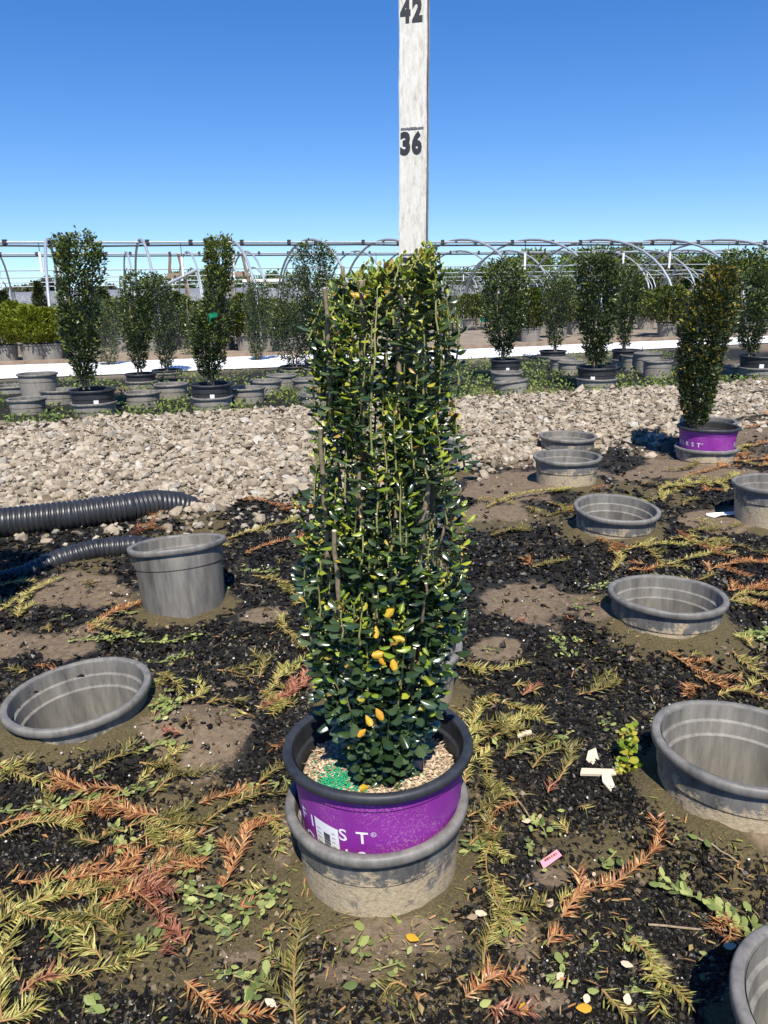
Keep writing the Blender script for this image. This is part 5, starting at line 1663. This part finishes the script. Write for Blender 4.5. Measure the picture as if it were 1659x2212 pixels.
# ------------------------------------------------------------------ hoop houses
def hoop_house(origin, half_w, zr, s0, s1, spacing, label, drops=(), nseg=22, pr=0.021, detail=True):
    """origin: ridge point (x,y) ; ridge runs along ROWD"""
    o2 = np.array(origin, float)
    zg = float(plane_z(9.0))
    root = empty('hoop_house', (o2[0], o2[1], zg))
    tag(root, label, 'hoop house', 'bare hoop house frames')
    b = np.array([o2[0], o2[1], zg])
    hn = np.array([-math.sin(R_(20)), math.cos(R_(20))])
    sp_ = np.arange(s0, s1 + 0.01, spacing)
    th = np.linspace(0, math.pi, nseg)
    for s in sp_:
        cxy = o2 + ROWD * s
        ht = zr - zg
        off = -np.cos(th) * half_w
        zz = zg + ht * np.sin(th) ** 0.75
        p = np.stack([cxy[0] + hn[0] * off, cxy[1] + hn[1] * off, zz], -1)
        p = np.concatenate([[p[0] - np.array([0, 0, 0.1])], p, [p[-1] - np.array([0, 0, 0.1])]])
        mesh('hoop', tube_parts(p - b, pr, 0, 6), [M['galv']], True, root)
    a_, c_ = o2 + ROWD * (s0 - 0.4), o2 + ROWD * (s1 + 0.4)
    t = np.linspace(0, 1, 20)[:, None]
    pl = a_ * (1 - t) + c_ * t
    rp = np.c_[pl, np.full(20, zr - pr * 1.7)]
    mesh('ridge_pipe', tube_parts(rp - b, pr * 0.95, 0, 6), [M['galv']], True, root)
    if detail:
        rp2 = rp - np.array([0, 0, pr * 2.1])
        rp2[:, 2] += rng.normal(0, 0.004, 20)
        mesh('irrigation_line', tube_parts(rp2 - b, pr * 0.8, 0, 6), [M['black_line']], True, root)
        for s in np.arange(s0, s1, spacing * 0.52):
            q_ = o2 + ROWD * (s + rng.normal(0, 0.1))
            mesh('clamp', [(*box(q_[0] - b[0] - 0.028, q_[0] - b[0] + 0.028, q_[1] - b[1] - 0.03, q_[1] - b[1] + 0.03, zr - zg - 0.045 - pr, zr - zg + 0.004), 0)], [M['black_line']], parent=root)
    for s, drop in drops:
        q_ = o2 + ROWD * s
        top_ = np.array([q_[0], q_[1] - 0.01, zr - 0.05]) - b
        mesh('hanger_wire', tube_parts(np.array([top_, top_ - np.array([0, 0, drop])]), 0.006, 0, 5), [M['black_line']], True, root)
        dp = mesh('sprinkler_drop', tube_parts(np.array([top_ - np.array([0, 0, drop]), top_ - np.array([0, 0, drop + 0.30])]), 0.022, 0, 8), [M['white_tube']], True, root)
    return root
def ridge_s(u, v, z):
    d = ray(u, v)
    t = (z - CAM_H) / d[2]
    return (d * t + CAMPOS)[:2]
R1 = ridge_s(101, 518, 1.70)
hoop_house(R1, 2.45, 1.70, -2.6, 13.1, 1.31, 'nearest bare metal hoop house frame with thick ridge pipe', [(-0.12, 0.12), (1.95, 0.2), (2.75, 0.12), (6.2, 0.2), (7.9, 0.16), (9.9, 0.17), (10.9, 0.15), (12.2, 0.15)])
R2 = ridge_s(101, 545, 1.90)
hoop_house(R2, 2.6, 1.90, -4.0, 19.5, 1.45, 'second bare hoop house frame just behind the nearest one', [(0.2, 0.3), (4.4, 0.3), (8.2, 0.3), (12.5, 0.3), (15.2, 0.3)], 18, 0.024)
R3 = ridge_s(0, 582, 1.95)
hoop_house(R3, 2.8, 1.95, -3.0, 33, 2.6, 'third bare hoop house frame standing mid field', [(k * 3.3, 0.35) for k in range(10)], 14, 0.030, False)
R4 = ridge_s(0, 598, 1.95)
hoop_house(R4, 2.8, 1.95, -4.0, 46, 3.4, 'fourth bare hoop house frame before the far trees', [], 12, 0.036, False)
R5 = ridge_s(0, 609, 1.95)
hoop_house(R5, 2.8, 1.95, -5.0, 62, 5.2, 'fifth bare hoop house frame, faint and low behind the others', [], 10, 0.045, False)
R6 = ridge_s(0, 618, 1.95)
hoop_house(R6, 2.8, 1.95, -6.0, 84, 7.0, 'farthest hoop house frame close to the grey tunnels', [], 10, 0.058, False)

# wooden brace frames at two hoop house ends, with a fallen purlin
def brace(u, v0, v1, y, label):
    a_, t_ = P(u, v1, y), P(u, v0, y)
    zg = float(plane_z(9))
    root = empty('wooden_brace', (a_[0], a_[1], zg))
    b = np.array([a_[0], a_[1], zg])
    Ht = t_[2] - zg
    for dx, dy in ((-0.20, 0), (0.26, 0.1)):
        pts = np.array([[dx * 1.6, dy, -0.05], [dx * 0.45, 0, Ht]])
        V, F, T = tube(pts, 0.040, 4)
        mesh('post', [(V, F, 0), (V, T, 0)], [M['wood_old']], False, root)
    mesh('crossboard', [(*box(-0.20, 0.22, -0.08, -0.05, Ht * 0.66, Ht * 0.73), 0)], [M['wood_old']], parent=root)
    tag(root, label, 'brace')
brace(383, 548, 640, R2[1] + 1.3, 'weathered wooden brace frame under the second ridge beside a slanting pipe')
brace(519, 545, 640, R2[1] + 2.2, 'weathered wooden brace frame beside the column-topped shrub')
p0_, p1_ = P(292, 647, 16), P(425, 583, 16)
o = mesh('loose_pipe', tube_parts(np.array([np.zeros(3), p1_ - p0_]), 0.035, 0, 6), [M['galv']], True)
o.location = p0_
tag(o, 'slanting loose grey pipe leaning on the wooden brace frame', 'pipe')
# white tilted bench top
c = P(572, 606, 24)
bt = empty('bench', (c[0], c[1], float(plane_z(9))))
zt = c[2] - float(plane_z(9))
mesh('top', [(*box(-0.6, 0.6, -0.4, 0.4, zt - 0.04, zt + 0.04), 0)], [M['white_plastic']], parent=bt)
for sx in (-0.5, 0.5):
    for sy in (-0.3, 0.3):
        mesh('leg', [(*box(sx - 0.03, sx + 0.03, sy - 0.03, sy + 0.03, -0.02, zt - 0.04), 0)], [M['galv']], parent=bt)
tag(bt, 'white bench top standing among the far hoops', 'bench')

# grey shade tunnels on the horizon
def tunnel(x, y, L, hw, h, label):
    root = empty('shade_tunnel', (x, y, 0.11), (0, 0, math.atan2(ROWD[1], ROWD[0])))
    th = np.linspace(0, math.pi, 14)
    ss = np.linspace(-L / 2, L / 2, 24)
    V = np.array([[(s, -math.cos(a) * hw, math.sin(a) ** 0.8 * h + 0.04 * rng.random()) for a in th] for s in ss]).reshape(-1, 3)
    mesh('cover', [(V, grid_faces(24, 14), 0)], [M['shade']], False, root)
    for s in (-L / 2, L / 2):
        E_ = np.array([(s, -math.cos(a) * hw, math.sin(a) ** 0.8 * h) for a in th])
        mesh('end_wall', [(E_, np.array([list(range(14))]), 0)], [M['shade']], parent=root)
    tag(root, label, 'tunnel', 'grey covered tunnels')
for k in range(5):
    q_ = R6 + ROWN * (8 + 6.5 * k) + ROWD * (20 + 10 * k)
    tunnel(q_[0], q_[1], 70 + 10 * k, 2.8, 1.15 + 0.1 * k, 'long low grey covered tunnel beyond the bare hoop frames')

# ------------------------------------------------------------------ conifers in pots behind the cloth
def conifer(x, y, h, hw, shape, n, size, mats, label, cat='shrub', group=None, tip=0.3, potted=True):
    zg = float(gz(x, y))
    root = empty('conifer_shrub', (x, y, zg))
    tag(root, label, cat, group)
    zb = 0.2 if potted else 0.0
    t = rng.random(n) ** 0.8
    a = rng.random(n) * 6.283
    if shape == 'round':
        prof = np.sqrt(np.clip(1 - (2 * t - 0.95) ** 2, 0.05, 1))
    elif shape == 'cone':
        prof = np.clip(1.02 - t, 0.03, 1) ** 0.8 * np.clip(t * 8, 0.4, 1)
    else:
        prof = np.clip(np.sin(np.pi * np.clip(t * 0.86 + 0.10, 0, 1)), 0.06, 1) ** 0.6
    lump = 1 + 0.55 * (vnoise(a * 1.9 + x * 5, t * 6, 1, 81) - 0.5) + 0.3 * (vnoise(a * 4 + x * 3, t * 15, 1, 82) - 0.5)
    rf = np.sqrt(rng.uniform(0.2, 1, n)) * lump
    out = np.stack([np.cos(a), np.sin(a), np.zeros(n)], -1)
    pos = out * (rf * prof * hw)[:, None] + np.array([0, 0, 1]) * (zb + t * (h - zb))[:, None]
    al = out * 0.9 + np.array([0, 0, 0.75]) + rng.normal(0, 0.35, (n, 3))
    V, F, per = scatter(LEAF_LO, pos, al, np.array([0, 0, 1]) + rng.normal(0, 0.6, (n, 3)), rng.uniform(0.6, 1.3, n) * size, 0.75)
    tp = (rng.random(n) < tip * (0.3 + rf * 0.7) * (0.5 + t)).astype(int)
    f = mesh('foliage', [(V, F, np.repeat(tp, per))], mats, False, root)
    f['kind'] = 'stuff'
    mesh('trunk', tube_parts(np.array([[0, 0, 0.0], [0.01, 0, zb + (h - zb) * 0.6]]), np.array([0.025, 0.008]), 0, 6), [M['stem']], True, root)
    if potted:
        p = make_pot('nursery_pot', (x, y - 0.0, zg + 0.20), 0.16, 0.21, 0, 0, 0, BGW, 0.135, 24)
        tag(p, ' '.join(('grey pot of the ' + label).split()[:16]), 'pot', 'pots of the conifers behind the cloth')
        soil_disc(p, 0.138, 0.178, 0.01, M['soil_dark'], 16, 4)
CB, CDK, CG = [M['conifer_dark'], M['conifer_bright']], [M['conifer_dark'], M['conifer_dark']], [M['conifer_dark'], M['conifer_gold']]
BR = [M['conifer_bright'], M['conifer_bright']]
def conif_px(u, vg, vt, w_, shape, n, size, mats, label, group, tip=0.4):
    g_ = G(u, vg)
    tz = P(u, vt, g_[1])[2]
    hw = w_ / 2 * depth(g_) / FPX
    ds = sorted((abs(g_[0] / g_[1] - a / b), ph) for a, b, ph in BGL)
    label = ' '.join((label + ' ' + ds[0][1]).split()[:16])
    conifer(g_[0], g_[1], tz - float(gz(g_[0], g_[1])), hw, shape, n, size, mats, label, 'shrub', group, tip)
for u, vg, vt, w_ in [(15, 780, 672, 95), (75, 778, 665, 90), (112, 776, 668, 70), (-40, 782, 668, 90), (40, 765, 655, 80), (150, 772, 672, 70)]:
    conif_px(u, vg, vt, w_, 'round', 3400, 0.055, BR, 'round bright green conifer by the cloth near', 'round bright green conifers', 1)
for u, vg, vt, w_ in [(22, 745, 632, 60), (98, 742, 610, 45), (-30, 745, 640, 60), (235, 750, 628, 85), (60, 735, 660, 60)]:
    conif_px(u, vg, vt, w_, 'cone', 1900, 0.06, CDK, 'dark cone-shaped conifer standing behind', 'dark cone-shaped conifers')
for u, vg, vt, w_ in [(395, 752, 640, 70), (440, 750, 655, 80), (300, 755, 660, 75), (350, 748, 650, 70), (500, 750, 660, 80), (560, 748, 665, 80), (620, 748, 660, 80), (680, 745, 655, 80)]:
    conif_px(u, vg, vt, w_, 'oval', 2000, 0.06, CB, 'dull green conifer across the cloth behind', 'dull green conifers', 0.22)
for u, vg, vt, w_ in [(1145, 738, 625, 75), (1120, 735, 640, 60), (1205, 730, 620, 70), (1165, 722, 640, 70), (1240, 722, 630, 80), (1315, 722, 635, 70), (1440, 728, 620, 110), (1500, 725, 635, 90), (1390, 700, 628, 60), (1545, 715, 640, 90), (1650, 715, 640, 80), (1600, 718, 640, 80)]:
    conif_px(u, vg, vt, w_, 'oval', 2300, 0.062, CB, 'feathery green conifer across the cloth behind', 'feathery green conifers', 0.3)
for u, vg, vt, w_ in [(1010, 698, 655, 50), (975, 700, 652, 45), (1040, 695, 655, 50), (1430, 690, 630, 60), (1340, 690, 640, 60), (930, 700, 660, 50), (1260, 690, 650, 60), (1100, 692, 650, 60)]:
    conif_px(u, vg, vt, w_, 'oval', 900, 0.085, CG, 'golden-brown conifer far behind', 'golden-brown conifers', 0.75)
for u in range(205, 720, 47):
    conif_px(u + rng.normal(0, 8), 757 + rng.normal(0, 5), 655 + rng.normal(0, 14), rng.uniform(80, 105), 'oval', 1700, 0.062, CB, 'dull green conifer across the cloth behind', 'dull green conifers', 0.25)
for u in range(1030, 1690, 52):
    conif_px(u + rng.normal(0, 8), 716 + rng.normal(0, 6), 632 + rng.normal(0, 10), rng.uniform(70, 95), 'oval', 1500, 0.068, CB, 'feathery green conifer across the cloth behind', 'feathery green conifers', 0.35)
# stray stock pots right of the measured shrub
for u0, u1, vr in [(1040, 1075, 716), (1120, 1150, 722), (1395, 1420, 690), (1330, 1362, 722), (1362, 1400, 728), (1250, 1280, 712), (1215, 1240, 706), (1560, 1590, 712), (1015, 1040, 706), (1205, 1232, 722), (80, 110, 768), (30, 62, 772), (230, 262, 765), (470, 500, 762), (590, 620, 757)]:
    bg_socket(u0, u1, vr, None, 0, 0, 'empty stock pot lying in the plots beyond the white cloth', 'stock pots beyond the cloth')

# ------------------------------------------------------------------ far trees
def tree(u, vt, vb, w_, dist, mats, n, label, group, bare=False):
    d = ray(u, vb)
    d2 = ray(u, vt)
    x = d[0] / d[1] * dist
    zt = d2[2] / d2[1] * dist + CAM_H
    hw = w_ / 2 / FPX * dist
    zg = 0.11
    h = zt - zg
    root = empty('tree', (x, dist, zg))
    tag(root, label, 'tree', group)
    limbs = tube_parts(np.array([[0, 0, -0.2], [0.1, 0, h * 0.35], [0, 0.1, h * 0.75]]), np.array([h * 0.022, h * 0.016, h * 0.006]), 0, 6)
    nb = 22 if bare else 7
    ends = []
    for k in range(nb):
        a = rng.random() * 6.283
        z0 = h * rng.uniform(0.25, 0.7)
        e_ = np.array([math.cos(a) * hw * rng.uniform(0.4, 0.95), math.sin(a) * hw * 0.8, min(h * 0.98, z0 + h * rng.uniform(0.15, 0.38))])
        mid = np.array([e_[0] * 0.4, e_[1] * 0.4, (z0 + e_[2]) / 2])
        limbs += tube_parts(np.array([[0, 0, z0], mid, e_]), np.array([h * 0.009, h * 0.006, h * 0.002]), 0, 4)
        ends.append(e_)
    mesh('trunk', limbs, [M['trunk']], True, root)
    nc = 14
    cl_ = np.array([[rng.normal(0, 0.45) * hw, rng.normal(0, 0.45) * hw, h * rng.uniform(0.2, 0.92)] for _ in range(nc)])
    idx = rng.integers(0, nc, n)
    pos = cl_[idx] + rand_unit(n) * (rng.random((n, 1)) ** 0.5) * np.array([hw * 0.5, hw * 0.5, h * 0.16])
    pos[:, 2] = np.clip(pos[:, 2], h * 0.12, h)
    V, F, per = scatter(LEAF_LO, pos, rand_unit(n), rand_unit(n), rng.uniform(0.5, 1.2, n) * dist * 0.0052)
    cr = mesh('crown', [(V, F, 0)], [mats], False, root)
    cr['kind'] = 'stuff'
TL = 'leafy green tree in the far tree line beyond the hoop houses'
for u in range(1040, 1760, 46):
    vt = np.interp(u, [1040, 1100, 1180, 1250, 1330, 1400, 1500, 1600, 1760], [585, 562, 540, 532, 536, 542, 550, 550, 546]) + rng.normal(0, 5)
    tree(u + rng.normal(0, 10), vt, 622, rng.uniform(90, 130), rng.uniform(95, 125), M['tree_leaf'], 2600, TL, 'far tree line')
for u, vt in [(1290, 545), (1375, 540), (1425, 546), (1465, 550), (1560, 548), (1010, 588)]:
    tree(u, vt, 622, 60, 92, M['tree_leaf_dull'], 160, 'sparse bare-branched tree standing in the far tree line', 'sparse far trees', True)
for u, vt, w_ in [(88, 598, 50), (110, 606, 40), (130, 612, 50), (400, 586, 60), (450, 580, 70), (480, 575, 55), (540, 585, 70), (590, 582, 70), (640, 584, 60), (700, 582, 70), (760, 585, 60), (820, 584, 70), (880, 586, 60), (940, 584, 60), (985, 588, 60), (180, 620, 60), (230, 618, 60), (320, 600, 60), (20, 622, 60), (60, 620, 50), (360, 596, 60)]:
    tree(u, vt + rng.normal(0, 2), 640, w_, rng.uniform(110, 160), M['tree_leaf'] if u > 300 else M['tree_leaf_dull'], 800, 'small distant tree on the horizon left of the tall tree line', 'small horizon trees')
